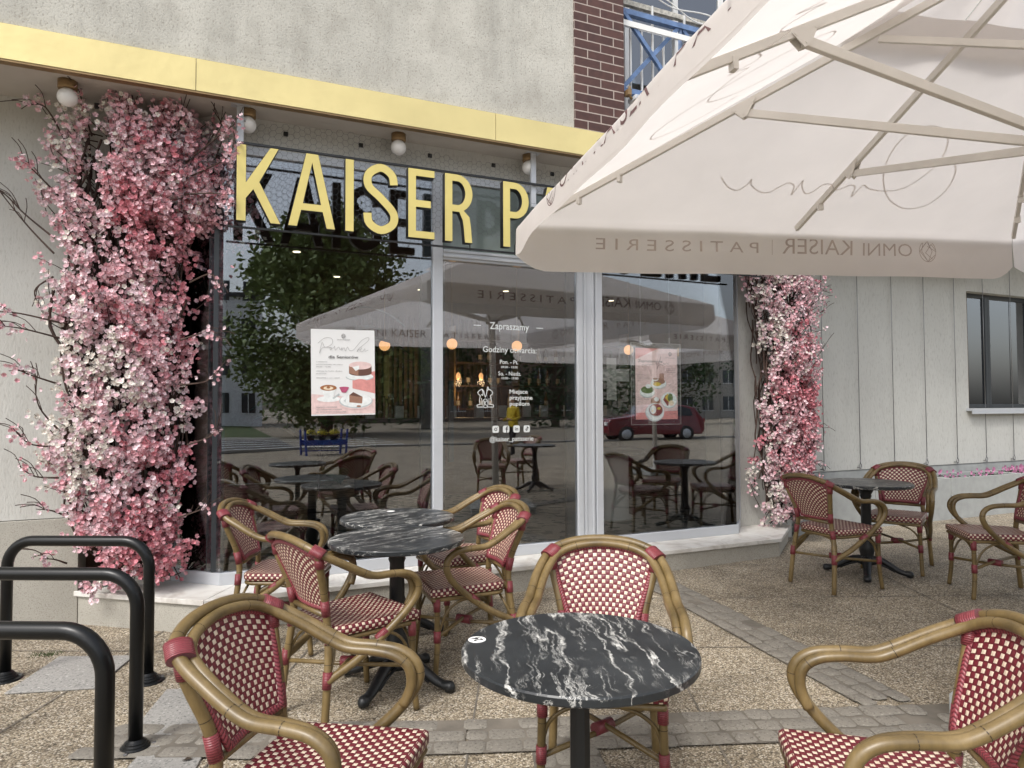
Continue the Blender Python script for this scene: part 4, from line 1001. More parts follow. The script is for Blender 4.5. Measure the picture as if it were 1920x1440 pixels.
m = MB(); bar(m, (0.0, 0.12, 1.07), (2.8, 0.12, 1.07), 0.04, 0.045); m.build('worn_handrail', simple('peeling_white_paint', (0.45, 0.43, 0.38), 0.8, var=0.5, vscale=30), bc)
m = MB(); m.tube(spline([(0.3, -0.02, 1.14), (0.6, 0.0, 1.06), (1.0, 0.02, 1.10), (1.4, -0.02, 1.02), (1.6, 0, 1.12), (1.65, 0.0, 1.3)], 6), 0.006, 6); m.tube(spline([(0.1, 0, 1.2), (0.5, 0.0, 1.13), (0.9, 0.02, 1.00), (1.3, 0.0, 1.08), (1.7, 0, 1.10)], 6), 0.006, 6); m.build('cable', M['white'], bc)
bw = thing('balcony_window', 'tall white framed balcony window with grey curtains behind the blue railing', 'window', (3.2, UY+0.85, 3.75))
m = MB()
for x in (0.0, 0.55, 1.15, 1.75, 2.35): m.box(x, x+0.06, 0, 0.05, 0, 3.0)
for x0 in (0.06, 0.61, 1.21, 1.81): m.box(x0, x0+(0.49 if x0 < 0.1 else 0.54), 0, 0.05, 0.0, 0.07); m.box(x0, x0+(0.49 if x0 < 0.1 else 0.54), 0, 0.05, 2.9, 2.97)
m.build('frame', M['white'], bw, 0.003)
m = MB(); m.box(0.0, 2.4, 0.02, 0.026, 0.02, 2.95); m.build('pane', glass('balcony_glass', 0.18, (0.55, 0.6, 0.6)), bw)
m = MB()
for k in range(48): m.quad((k*0.05, 0.12+0.02*(k % 2), 0), ((k+1)*0.05, 0.12+0.02*((k+1) % 2), 0), ((k+1)*0.05, 0.12+0.02*((k+1) % 2), 2.9), (k*0.05, 0.12+0.02*(k % 2), 2.9))
m.build('curtain', simple('grey_curtain', (0.10, 0.11, 0.10), 0.9, var=0.3), bw)
fl_ = thing('flood_light', 'small grey floodlight on the brick pier under the railing', 'lamp', (3.22, UY-0.02, 4.06))
m = MB(); m.box(0.02, 0.16, -0.06, 0.06, -0.02, 0.02); m.build('lamp_body', M['alu'], fl_, 0.006)
m = MB(); m.tube([(0, 0, 0.10), (-0.02, -0.01, 0.03), (0.02, 0, 0.0)], 0.012, 6); m.box(-0.035, 0.0, -0.03, 0.03, 0.02, 0.07); m.build('bracket', M['brass'], fl_)
# ---------------------------------------------------------------- parasols
def fabric(name, col, tr, rgh=0.9):
    m = bpy.data.materials.new(name); m.use_nodes = True; nt = m.node_tree; nt.nodes.clear()
    o = nt.nodes.new('ShaderNodeOutputMaterial'); d = nt.nodes.new('ShaderNodeBsdfDiffuse'); t = nt.nodes.new('ShaderNodeBsdfTranslucent'); mx = nt.nodes.new('ShaderNodeMixShader')
    n = noise(nt, coords(nt), 2.2, 5); c = ramp(nt, n, [(0.3, tuple(x*0.93 for x in col)), (0.7, col)])
    L(nt, c, d.inputs[0]); L(nt, c, t.inputs[0]); mx.inputs[0].default_value = tr
    bp = nt.nodes.new('ShaderNodeBump'); bp.inputs['Strength'].default_value = 0.25; bp.inputs['Distance'].default_value = 0.03
    L(nt, noise(nt, coords(nt), 3.5, 3, 0.5, 1.0), bp.inputs['Height']); L(nt, bp.outputs[0], d.inputs['Normal'])
    L(nt, d.outputs[0], mx.inputs[1]); L(nt, t.outputs[0], mx.inputs[2]); L(nt, mx.outputs[0], o.inputs[0]); return m
M['canvas'] = fabric('parasol_canvas', (0.84, 0.80, 0.775), 0.52)
M['print_out'] = simple('brown_fabric_print', (0.13, 0.07, 0.07), 0.9)
M['print_in'] = simple('print_showing_through', (0.42, 0.35, 0.31), 0.9)
M['script'] = fabric('faint_script_print', (0.825, 0.783, 0.758), 0.518)
M['parframe'] = simple('cream_painted_frame', (0.70, 0.67, 0.62), 0.45, var=0.05, bstr=0.03)
def fitted(body, T, x0, x1, hgt, mat, name, parent, off=0.0):
    cu = bpy.data.curves.new(name, 'FONT'); cu.body = body; cu.size = 1.0; cu.offset = off; cu.resolution_u = 3
    o = bpy.data.objects.new(name, cu); COL.objects.link(o); bpy.context.view_layer.update()
    me = bpy.data.meshes.new_from_object(o.evaluated_get(bpy.context.evaluated_depsgraph_get())); bpy.data.objects.remove(o); bpy.data.curves.remove(cu)
    xs = [v.co.x for v in me.vertices]; ys = [v.co.y for v in me.vertices]
    sx = (x1-x0)/(max(xs)-min(xs)); sy = hgt/0.73
    me.transform(T @ Matrix.Translation((x0-min(xs)*sx, 0, 0)) @ Matrix.Diagonal((sx, sy, 1, 1)))
    me.materials.clear(); me.materials.append(mat); me.name = name
    ob = bpy.data.objects.new(name, me); COL.objects.link(ob); ob.parent = parent; return ob
def sub(v, k=4):
    return v
SCRIPT = [(1.11, 0.49), (1.2, 0.41), (1.28, 0.385), (1.32, 0.44), (1.325, 0.49), (1.35, 0.44), (1.45, 0.38), (1.52, 0.385), (1.56, 0.44), (1.60, 0.475), (1.66, 0.45), (1.69, 0.37), (1.69, 0.50), (1.71, 0.46), (1.78, 0.39), (1.83, 0.41), (1.86, 0.475), (1.92, 0.48), (1.97, 0.44), (2.01, 0.44), (2.06, 0.485), (2.11, 0.47), (2.15, 0.38), (2.16, 0.49), (2.23, 0.46), (2.38, 0.45), (2.49, 0.49), (2.54, 0.6), (2.55, 0.73), (2.49, 0.87), (2.39, 0.97), (2.26, 1.01), (2.16, 0.97), (2.13, 0.86), (2.17, 0.71), (2.27, 0.55), (2.42, 0.4), (2.58, 0.31), (2.7, 0.29), (2.81, 0.34), (2.83, 0.49), (2.75, 0.66), (2.63, 0.76)]
LOGO = ell(0, 0, 0.055, 0.062, 26)
def logo(m, T, cx, cy, z, k=1.0, wd=0.0035):
    c = lambda P: [(cx+x*k, cy+y*k) for x, y in P]
    ribbon(m, c(LOGO), wd, T, z, closed=True)
    for P in ([(0, 0.062), (-0.03, 0.0), (0, -0.062), (0.052, 0.0), (0, 0.062)], [(-0.052, 0.01), (-0.025, 0.042), (0.015, -0.01), (-0.03, -0.045)], [(-0.055, 0.0), (0, 0.03)], [(-0.05, -0.02), (0.0, -0.06)], [(0.03, 0.05), (0.04, 0.0), (0, -0.062)]):
        ribbon(m, c(P), wd, T, z+0.0005)
def parasol(label, loc, rz, tilt):
    t = thing('parasol', label, 'parasol', loc, 0, 'large square cream parasols over the terrace')
    t.rotation_euler = (0, tilt, rz)
    E_, ZE, ZA = 1.97, 2.70, 3.60
    rim = [(-1, 1), (0, 1), (1, 1), (1, 0), (1, -1), (0, -1), (-1, -1), (-1, 0)]      # corner, middle, corner ...
    rim = [Vector((a*E_, b*E_, ZE)) for a, b in rim]; apex = Vector((0, 0, ZA))
    def pt(i, s, q):
        a = rim[i % 8]; b = rim[(i+1) % 8]
        e = a+(b-a)*s; p = e+(apex-e)*q
        sag = 0.035*sin(pi*s)*(1-q)*(0.3+1.6*q)
        return p-Vector((0, 0, sag))
    m = MB(); NQ, NS_ = 9, 6
    for i in range(8):
        b0 = len(m.v)
        for j in range(NQ+1):
            for k in range(NS_+1): m.v.append(tuple(pt(i, k/NS_, 0.76*j/NQ)))
        for j in range(NQ):
            for k in range(NS_):
                q = b0+j*(NS_+1)+k; m.face((q, q+1, q+NS_+2, q+NS_+1), 0, None, True)
    can = m.build('canopy', M['canvas'], t)
    m = MB()
    for i in range(8):
        b0 = len(m.v)
        for j in range(5):
            for k in range(NS_+1):
                p = pt(i, k/NS_, 0.66+0.34*j/4); m.v.append((p.x, p.y, p.z+0.09-0.05*(1-j/4)*abs(2*k/NS_-1)+0.012*sin(k*2.2)))
        for j in range(4):
            for k in range(NS_):
                q = b0+j*(NS_+1)+k; m.face((q, q+1, q+NS_+2, q+NS_+1), 0, None, True)
    m.build('vent_cap', M['canvas'], can)
    SL, DV = 0.085, 0.40          # the cloth runs on past the rim along the roof slope, then hangs
    def vprof(h):                 # outward, down
        if h < SL: return h*0.91, h*0.40
        if h < SL+0.05: u = (h-SL)/0.05; return SL*0.91+0.05*(u-0.5*u*u)*0.8, SL*0.40+0.05*(0.4*u+0.5*u*u*0.6)
        return SL*0.91+0.02+(h-SL-0.05)*0.04, SL*0.40+0.035+(h-SL-0.05)*0.99
    sides = [(0, 2), (2, 4), (4, 6), (6, 0)]
    for si, (i0, i1) in enumerate(sides):
        a = rim[i0]; b = rim[i1]; ln = (b-a).length; d = (b-a)/ln; outn = Vector((-d.y, d.x, 0))
        def vp(s, h, extra=0.0):
            o_, dn = vprof(h); edge = min(s, 1-s)*ln
            wv = (0.008*sin(s*31+si*2)+0.010*sin(s*13+si))*min(1, h/DV)*1.2
            stretch = 1-2*s                     # mitred corners: the cloth reaches past the corner
            return a+d*(ln*s-stretch*o_)+outn*(o_+wv+extra)-Vector((0, 0, dn+0.006*sin(s*7+si)*h/DV))
        def dvs(s): return DV if si != 3 else 0.255+0.145*math.exp(-(1-s)*ln/0.16)
        m = MB(); nx, nz = 60, 12
        for j in range(nz+1):
            for k in range(nx+1):
                s = k/nx; edge = min(s, 1-s)*ln; h = dvs(s)*j/nz
                h *= 1-0.26*max(0, 1-edge/0.22)**2*(j/nz)
                m.v.append(tuple(vp(s, h)))
        for j in range(nz):
            for k in range(nx):
                q = j*(nx+1)+k; m.face((q, q+1, q+nx+2, q+nx+1), 0, None, True)
        va = m.build('valance', M['canvas'], t)
        m = MB()
        for k in range(nx):
            for hh, ww in ((dvs((k+0.5)/nx)-0.022, 0.003),):
                e0 = max(0, 1-min(k/nx, 1-k/nx)*ln/0.22)**2; e1 = max(0, 1-min((k+1)/nx, 1-(k+1)/nx)*ln/0.22)**2
                A_ = [vp((k+q)/nx, hh*(1-0.26*e_)+dz_, 0.0014) for q, e_, dz_ in ((0, e0, 0), (1, e1, 0), (1, e1, ww), (0, e0, ww))]
                m.quad(*A_)
        m.build('stitched_hem', M['script'], va)
        I4 = Matrix.Identity(4)
        for side, mt in ((1, M['print_out']), (-1, M['print_in'])):
            lets = [fitted('OMNI', I4, 0.93, 1.34, 0.105, mt, 'lettering', va, -0.006), fitted('KAISER', I4, 1.43, 2.01, 0.125, mt, 'lettering', va, -0.004), fitted('P A T I S S E R I E', I4, 2.20, 3.40, 0.082, mt, 'lettering', va, -0.002)]
            m = MB(); ribbon(m, [(2.09, -0.01), (2.09, 0.10)], 0.004, I4); logo(m, I4, 0.79, 0.045, 0, 1.35, 0.005); lets.append(m.build('emblem', mt, va))
            for o_ in lets:
                for v in o_.data.vertices:
                    s_ = 1-v.co.x/ln; h = (0.240 if si != 3 else 0.160)-v.co.y; v.co = vp(s_, h, 0.0012*side)
        if si in (0, 3):
            up = (apex-a); e2 = (up-d*up.dot(d)).normalized(); nn = d.cross(e2)
            if nn.z > 0: nn = -nn
            T = frame_matrix(a+nn*0.040, d, e2)
            if (T.to_3x3() @ Vector((0, 0, 1))).z > 0: pass
            m = MB(); path = [(p.x, p.y) for p in [Vector((q.x, q.y)) for q in spline([(x, y, 0) for x, y in SCRIPT], 4)]]
            ribbon(m, path, 0.010, T, 0); m.build('script_lettering', M['script'], can)
    # ribs, struts
    hub = Vector((0, 0, 2.58))
    for i, r_ in enumerate(rim):
        tip = r_+Vector((0, 0, -0.02)); top = apex+Vector((0, 0, -0.06)); dirr = (top-tip)
        m = MB(); bar(m, tip+dirr*0.005, tip+dirr*0.97, 0.026, 0.040); rb = m.build('rib', M['parframe'], t, 0.003)
        tj = 0.49 if i % 2 == 0 else 0.30
        J = tip+dirr*tj-Vector((0, 0, 0.045)); side = Vector((-dirr.y, dirr.x, 0)).normalized()
        m = MB(); h2 = hub+Vector((r_.x, r_.y, 0)).normalized()*0.08; bar(m, J, h2, 0.026, 0.042); m.build('strut', M['parframe'], t, 0.003)
        m = MB(); dn = dirr.normalized()
        for s in (-1, 1):
            c = tip+dirr*tj; P = [c-dn*0.07, c+dn*0.07, c+dn*0.02-Vector((0, 0, 0.075)), c-dn*0.01-Vector((0, 0, 0.075))]
            P = [p+side*s*0.017 for p in P]; Q = [p+side*s*0.003 for p in P]; k = len(m.v); m.v += [tuple(p) for p in P+Q]; m.face((k, k+1, k+2, k+3)); m.face((k+7, k+6, k+5, k+4))
            for q in range(4): m.face((k+q, k+(q+1) % 4, k+4+(q+1) % 4, k+4+q))
        m.build('bracket', M['parframe'], rb)
        m = MB()
        for u in (0.12, 0.22) if i % 2 == 0 else (0.14,):
            c = tip+dirr*u-Vector((0, 0, 0.03)); bar(m, c+side*-0.019, c+side*0.019, 0.022, 0.05)
        for s_ in (-1, 1):
            for ddn, dz in ((-0.05, -0.012), (0.05, -0.012), (0.0, -0.058)):
                c = tip+dirr*tj+dn*ddn+Vector((0, 0, dz)); m.tube([c+side*s_*0.0165, c+side*s_*0.0225], 0.006, 8)
        m.build('clip', M['parframe'], rb)
        if i % 2 == 0:
            m = MB(); J2 = tip+dirr*0.73-Vector((0, 0, 0.04)); bar(m, J2, Vector((0, 0, 3.02))+Vector((r_.x, r_.y, 0)).normalized()*0.06, 0.022, 0.034); m.build('strut', M['parframe'], t, 0.002)
    m = MB(); m.tube([(0, 0, 0.08), (0, 0, 3.5)], 0.045, 20); m.build('pole', M['parframe'], t)
    m = MB(); m.lathe([(0.05, 2.52), (0.085, 2.53), (0.085, 2.64), (0.05, 2.65)], seg=16); m.lathe([(0.05, 2.98), (0.07, 2.99), (0.07, 3.06), (0.05, 3.07)], seg=16); m.build('hub', M['parframe'], t)
    return t
par = parasol('big cream parasol overhead with café lettering on its valance, filling the upper right', (3.57, 1.71, 0.045), radians(-10.5), radians(-1.4))
par2 = dup(par, (8.3, -1.3, 0.06), radians(-8), 'second cream parasol, behind the camera, seen in the glass')
def weights(label, x, y, rz):
    t = thing('concrete_ballast', label, 'parasol base', (x, y, gz(x)+0.012), rz, 'concrete blocks under the parasols')
    for a in (-1, 1):
        for b in (-1, 1):
            m = MB(); m.box(min(a*0.03, a*0.42), max(a*0.03, a*0.42), min(b*0.03, b*0.42), max(b*0.03, b*0.42), 0.0, 0.085); m.lathe([(0.022, 0.0855), (0.022, 0.0875)], (a*0.34, b*0.34, 0), 12, 1)
            m.build('weight', [M['concrete'], M['black']], t, 0.01)
    m = MB(); m.lathe([(0.10, 0.088), (0.10, 0.098), (0.055, 0.10), (0.055, 0.3)], seg=20); m.build('socket', M['parframe'], t); return t
weights('grey concrete parasol base block at the right, partly behind the corner chair', 3.60, 1.80, radians(18)).scale = (1.0, 1.0, 1)
weights('concrete base of the second parasol, behind the camera', 8.3, -1.3, 0)

# ---------------------------------------------------------------- blossom columns
def flowermat(name, col, v=0.25):
    m = bpy.data.materials.new(name); m.use_nodes = True; nt = m.node_tree; nt.nodes.clear()
    o = nt.nodes.new('ShaderNodeOutputMaterial'); d = nt.nodes.new('ShaderNodeBsdfDiffuse'); t = nt.nodes.new('ShaderNodeBsdfTranslucent'); mx = nt.nodes.new('ShaderNodeMixShader'); mx.inputs[0].default_value = 0.25
    gi = nt.nodes.new('ShaderNodeNewGeometry')
    c = ramp(nt, gi.outputs['Random Per Island'], [(0.0, tuple(x*(1-v) for x in col)), (1.0, tuple(min(1, x*(1+v*0.6)+0.02) for x in col))])
    tc = nt.nodes.new('ShaderNodeTexCoord'); sp = nt.nodes.new('ShaderNodeSeparateXYZ'); L(nt, tc.outputs['UV'], sp.inputs[0])
    c = mix(nt, ramp(nt, sp.outputs[0], [(0.0, (0.75, 0.75, 0.75)), (0.35, (0, 0, 0))]), c, tuple(x*y for x, y in zip(col, (0.75, 0.35, 0.42))))
    L(nt, c, d.inputs[0]); L(nt, c, t.inputs[0]); L(nt, d.outputs[0], mx.inputs[1]); L(nt, t.outputs[0], mx.inputs[2]); L(nt, mx.outputs[0], o.inputs[0]); return m
FM = [flowermat('deep_pink_petal', (0.64, 0.25, 0.29)), flowermat('pink_petal', (0.72, 0.40, 0.44)), flowermat('soft_pink_petal', (0.78, 0.53, 0.57)), flowermat('pale_pink_petal', (0.80, 0.65, 0.68)), flowermat('cream_white_petal', (0.80, 0.77, 0.70), 0.15)]
M['twig'] = simple('brown_twig', (0.055, 0.032, 0.024), 0.85, var=0.3)
def prof(tab, z):
    for (z0, a0, b0), (z1, a1, b1) in zip(tab, tab[1:]):
        if z0 <= z <= z1: u = (z-z0)/(z1-z0); return a0+(a1-a0)*u, b0+(b1-b0)*u
    return tab[-1][1:] if z > tab[-1][0] else tab[0][1:]
def blossom(m, c, d, r_, mi, rg):
    d = d.normalized(); u = d.orthogonal().normalized(); v = d.cross(u); a0 = rg.uniform(0, 6)
    cup = rg.uniform(0.2, 1.1)
    for k in range(5):
        a = a0+k*2*pi/5; e = u*cos(a)+v*sin(a); n_ = u*-sin(a)+v*cos(a)
        w_ = r_*0.50; p1 = c+e*r_*0.58+d*r_*cup*0.30; p2 = c+e*r_*1.0+d*r_*cup*0.85
        i = len(m.v); m.v += [tuple(c), tuple(p1-n_*w_), tuple(p2-n_*w_*0.55), tuple(p2+n_*w_*0.55), tuple(p1+n_*w_)]
        m.face((i, i+1, i+2, i+3, i+4), mi, [(0, 0), (0.6, 0), (1, 0), (1, 1), (0.6, 1)], False)
def column(label, tab, y_back, y_front, nspray, seed, arms, rsz=0.0155, zlo=0.24, zhi=3.45, zones=None, whip=None, dens=(15, 28), out_=0.18):
    rg = random.Random(seed); t = thing('blossom_column', label, 'flower decoration', ((tab[0][1]+tab[0][2])/2, y_back, zlo), 0, 'artificial cherry blossom columns beside the shop bay')
    off = Vector(t.location)
    tw = MB(); fl = MB()
    # core of long vertical twigs
    for k in range(int(nspray*0.26)):
        s = rg.uniform(0.12, 0.88); z0 = rg.uniform(zlo, zhi-0.8); P = []
        zz = z0
        yy = y_back-rg.uniform(0.02, (y_back-y_front)*0.45)
        while zz < min(z0+rg.uniform(0.6, 1.4), zhi):
            a, b = prof(tab, zz); P.append(Vector((a+(b-a)*s+rg.uniform(-0.05, 0.05), yy+rg.uniform(-0.04, 0.04), zz))-off); zz += rg.uniform(0.12, 0.25)
        if len(P) > 2: tw.tube(spline(P, 3), rg.uniform(0.004, 0.010), 4, caps=False)
    kinds = zones
    for k in range(nspray):
        arm = None
        if arms and rg.random() < arms[0]: 
            x0, x1, z0, z1 = arms[1]; x = rg.uniform(x0, x1); z = rg.uniform(z0, z1)
        else:
            z = zlo+0.1+(zhi-zlo-0.12)*rg.random(); a, b = prof(tab, z); s = rg.random(); mg = 0.10 if rg.random() < 0.8 else 0.02; x = a+mg+(b-a-2*mg)*s
        a, b = prof(tab, z); cx = (a+b)/2; hw = (b-a)/2
        sx = max(-1, min(1, (x-cx)/hw))
        base = Vector((cx+(x-cx)*0.8, y_back-0.05, z-0.10))
        yt = y_front+(y_back-y_front)*(0.75*abs(sx)**2.5)+rg.uniform(-0.03, 0.12)
        tip = Vector((x+sx*rg.uniform(0.0, out_)*(rg.random() < 0.35)+rg.uniform(-0.05, 0.05), yt, z+rg.uniform(-0.10, 0.22)))
        mid = (base+tip)/2+Vector((rg.uniform(-.06, .06), rg.uniform(-.03, .03), rg.uniform(-.05, .05)))
        pp = spline([base-off, mid-off, tip-off], 6); tw.tube(pp, [0.0045-0.003*i/len(pp) for i in range(len(pp))], 4, caps=False)
        # colour by patches
        h = sin(x*5.1+seed)*1.1+sin(z*3.3+seed*2)*1.0+sin(z*9+x*7)*0.8+rg.uniform(-1.4, 1.4)
        mi = 0 if h > 2.4 else 1 if h > 1.3 else 2 if h > 0.2 else 3 if h > -1.7 else 4
        if zones and rg.random() < zones(x, z): mi = max(0, mi-1)
        nb = rg.randint(*dens)
        for q in range(nb):
            u = rg.uniform(0.45, 1.04); idx = min(len(pp)-1, int(u*(len(pp)-1))); c = pp[idx]+Vector((rg.gauss(0, .020), rg.gauss(0, .020), rg.gauss(0, .024)))
            d = Vector((sx*0.5+rg.gauss(0, .5), -1+rg.gauss(0, .4), rg.gauss(0.1, .5)))
            m2 = mi if rg.random() < 0.58 else min(4, max(0, mi+rg.choice((-1, 1))))
            blossom(fl, c, d, rsz*rg.uniform(0.75, 1.15), m2, rg)
    for P, bl in (whip or []):
        pp = spline([Vector(p)-off for p in P], 6); tw.tube(pp, [0.007*(1-0.75*i/len(pp)) for i in range(len(pp))], 5, caps=False)
        for q in range(4):
            i = rg.randrange(len(pp)//3, len(pp)-1); a = pp[i]; b = a+(pp[i+1]-pp[i]).normalized()*0.12+Vector((rg.uniform(-.07, .07), rg.uniform(-.04, .04), rg.uniform(-.02, .10))); tw.tube(spline([a, (a+b)/2+Vector((0.01, 0, 0.02)), b], 3), 0.0025, 4, caps=False)
        for q in range(bl):
            c = pp[rg.randrange(int(len(pp)*0.55), len(pp))]+Vector((rg.gauss(0, .03), rg.gauss(0, .03), rg.gauss(0, .03))); blossom(fl, c, Vector((rg.gauss(0, 1), -1, rg.gauss(0, 1))), rsz*0.95, rg.choice((1, 2, 3)), rg)
    tw.build('branches', M['twig'], t); fl.build('blossoms', FM, t)
    return t
TL = [(0.24, -0.66, -0.14), (0.5, -0.80, -0.12), (0.82, -0.93, -0.13), (1.1, -1.03, -0.08), (1.4, -0.97, -0.06), (1.67, -0.95, -0.07), (2.07, -1.06, -0.05), (2.36, -1.00, -0.07), (2.65, -1.04, -0.08), (2.78, -1.06, 0.12), (3.1, -1.06, 0.16), (3.3, -1.02, 0.12), (3.45, -0.95, 0.0)]
whL = [([(-0.2, 5.1, 3.0), (0.05, 4.95, 3.12), (0.115, 4.88, 3.20)], 36), ([(-0.2, 5.1, 2.9), (0.04, 4.92, 2.88), (0.10, 4.88, 2.80)], 36), ([(-0.2, 5.1, 3.1), (0.02, 4.95, 3.28), (0.12, 4.9, 3.36)], 34), ([(-0.3, 5.1, 3.2), (-0.22, 5.0, 3.36), (-0.2, 4.95, 3.44)], 26), ([(-0.9, 5.2, 2.8), (-1.05, 5.1, 2.95), (-1.12, 5.08, 3.0)], 26), ([(-0.9, 5.2, 1.6), (-1.05, 5.1, 1.66), (-1.12, 5.05, 1.7)], 22), ([(-0.85, 5.2, 0.45), (-0.9, 5.1, 0.5), (-0.97, 5.05, 0.52)], 16), ([(-0.85, 5.2, 1.2), (-1.02, 5.1, 1.22), (-1.1, 5.05, 1.3)], 20), ([(-0.9, 5.2, 3.2), (-1.0, 5.15, 3.38), (-1.08, 5.1, 3.36)], 16), ([(-0.75, 5.2, 3.25), (-0.80, 5.1, 3.42), (-0.83, 5.05, 3.46)], 14), ([(-0.55, 5.2, 3.25), (-0.58, 5.1, 3.42), (-0.60, 5.05, 3.50)], 26), ([(-0.4, 5.2, 3.2), (-0.5, 5.1, 3.36), (-0.56, 5.1, 3.46)], 8),
       ([(-0.95, 5.2, 2.45), (-1.1, 5.25, 2.62), (-1.25, 5.3, 2.82), (-1.36, 5.3, 2.98)], 0), ([(-0.95, 5.2, 2.55), (-1.12, 5.25, 2.70), (-1.28, 5.3, 2.86), (-1.45, 5.3, 2.88)], 0), ([(-0.95, 5.2, 2.3), (-1.05, 5.2, 2.2), (-1.0, 5.2, 2.05)], 0), ([(-0.9, 5.2, 2.0), (-1.15, 5.15, 2.05), (-1.32, 5.1, 2.03)], 26), ([(-0.9, 5.2, 1.9), (-1.1, 5.15, 1.95), (-1.24, 5.1, 1.96)], 22),
       ([(-0.9, 5.2, 1.0), (-1.02, 5.15, 1.02), (-1.09, 5.1, 1.09)], 14), ([(-0.9, 5.2, 1.3), (-1.0, 5.15, 1.45), (-1.02, 5.1, 1.6)], 3), ([(-0.85, 5.2, 0.75), (-0.93, 5.15, 0.80), (-1.0, 5.1, 0.82)], 8), ([(-0.1, 5.2, 3.2), (0.02, 5.05, 3.38), (0.10, 5.0, 3.40)], 6), ([(0.0, 5.2, 3.2), (0.05, 5.05, 3.36), (-0.02, 5.0, 3.48)], 3),
       ([(-0.2, 5.05, 1.9), (-0.05, 4.98, 1.95), (0.02, 4.95, 1.92)], 12), ([(-0.2, 5.05, 1.6), (-0.05, 4.98, 1.62), (0.03, 4.95, 1.68)], 12), ([(-0.15, 5.05, 1.2), (-0.02, 4.98, 1.25), (0.03, 4.95, 1.3)], 9), ([(-0.2, 5.05, 0.72), (-0.10, 4.98, 0.76), (-0.03, 4.95, 0.79)], 8), ([(-0.15, 5.1, 2.3), (-0.02, 5.0, 2.35), (0.02, 4.95, 2.26)], 12)]
column('tall artificial cherry blossom column left of the glass, spreading over the first sign letter', TL, 5.38, 4.98, 860, 3, (0.28, (-0.60, 0.17, 2.72, 3.32)), zones=lambda x, z: 0.45 if z > 2.6 else 0.15, whip=whL)
TR = [(0.24, 5.05, 5.62), (0.6, 4.98, 5.72), (1.0, 4.95, 5.82), (1.5, 4.93, 5.84), (2.0, 4.92, 5.84), (2.5, 4.84, 5.84), (3.0, 4.7, 5.85), (3.4, 4.6, 5.8)]
whR = [([(5.6, 5.3, 2.55), (5.9, 5.35, 2.7), (6.2, 5.4, 2.68)], 14), ([(5.6, 5.3, 2.5), (5.95, 5.35, 2.6), (6.15, 5.4, 2.55)], 8), ([(5.6, 5.3, 2.35), (5.85, 5.3, 2.42), (5.98, 5.3, 2.45)], 14), ([(5.6, 5.3, 1.9), (5.85, 5.3, 1.95), (6.0, 5.3, 2.1)], 2), ([(5.6, 5.3, 1.2), (5.85, 5.3, 1.25), (5.95, 5.3, 1.2)], 8), ([(5.6, 5.3, 0.8), (5.8, 5.3, 0.85), (5.9, 5.3, 0.8)], 8), ([(5.0, 5.15, 0.8), (4.9, 5.08, 0.85), (4.86, 5.05, 0.9)], 8)]
column('artificial cherry blossom column right of the glass bay, partly hidden by the parasol', TR, 5.38, 5.02, 560, 11, None, zones=lambda x, z: 0.3, whip=whR, rsz=0.0150)

# ---------------------------------------------------------------- posters and lettering on the glass
M['paper'] = simple('poster_paper', (0.72, 0.72, 0.71), 0.5, var=0.02, vscale=2, bstr=0)
M['ink'] = simple('dark_ink', (0.06, 0.055, 0.055), 0.6, bstr=0); M['ink_soft'] = simple('soft_grey_ink', (0.25, 0.24, 0.24), 0.6, bstr=0)
col_ = lambda n, c: simple(n, c, 0.5, var=0.12, vscale=30, bstr=0)
PC = dict(pink=col_('poster_rose', (0.62, 0.26, 0.24)), pale=col_('poster_pale_rose', (0.70, 0.52, 0.50)), choc=col_('poster_chocolate', (0.12, 0.055, 0.04)), choc2=col_('poster_cake_cut', (0.30, 0.16, 0.11)), white=col_('poster_plate', (0.74, 0.76, 0.75)), shade=col_('poster_plate_rim', (0.46, 0.50, 0.50)), cof=col_('poster_coffee', (0.32, 0.13, 0.05)), foam=col_('poster_foam', (0.75, 0.62, 0.45)), ber=col_('poster_berry', (0.42, 0.08, 0.16)), green=col_('poster_greens', (0.12, 0.17, 0.06)), yel=col_('poster_egg', (0.62, 0.45, 0.08)), red=col_('poster_stew', (0.25, 0.06, 0.05)))
po = thing('poster', 'white poster with coffee and cakes reading Poranki dla Seniorów on the left pane', 'poster', (0.665, GY-0.0075, 1.385))
m = MB(); m.box(0, 0.47, 0, 0.002, 0, 0.64); m.build('sheet', M['paper'], po); po.rotation_euler = (0, radians(-0.8), 0)
def art(parent, y=-0.0006):
    T = frame_matrix((0, y, 0), (1, 0, 0), (0, 0, 1)); st = {'n': 0}; groups = {}
    def put(pts, c):
        st['n'] += 1
        if c not in groups: groups[c] = MB()
        poly(groups[c], pts, T, 0.00012*st['n'])
    return T, put, groups, st
T, put, groups, st_ = art(po)
put([(0.30, 0.20), (0.47, 0.16), (0.47, 0.33), (0.30, 0.30)], 'pink'); put([(0.0, 0.01), (0.47, 0.01), (0.47, 0.12), (0.0, 0.16)], 'pale')
put(ell(0.355, 0.285, 0.105, 0.028), 'shade'); put(ell(0.355, 0.290, 0.102, 0.026), 'white'); put(ell(0.36, 0.25, 0.052, 0.02), 'pink')
put([(0.275, 0.315)]+ell(0.36, 0.315, 0.085, 0.022, 12, pi, 2*pi)+[(0.445, 0.37), (0.275, 0.37)], 'choc'); put(ell(0.36, 0.372, 0.085, 0.030), 'pale'); put([(0.275, 0.365), (0.345, 0.35), (0.345, 0.293), (0.275, 0.315)], 'choc2'); put([(0.30, 0.36), (0.35, 0.372), (0.35, 0.345), (0.325, 0.33)], 'white')
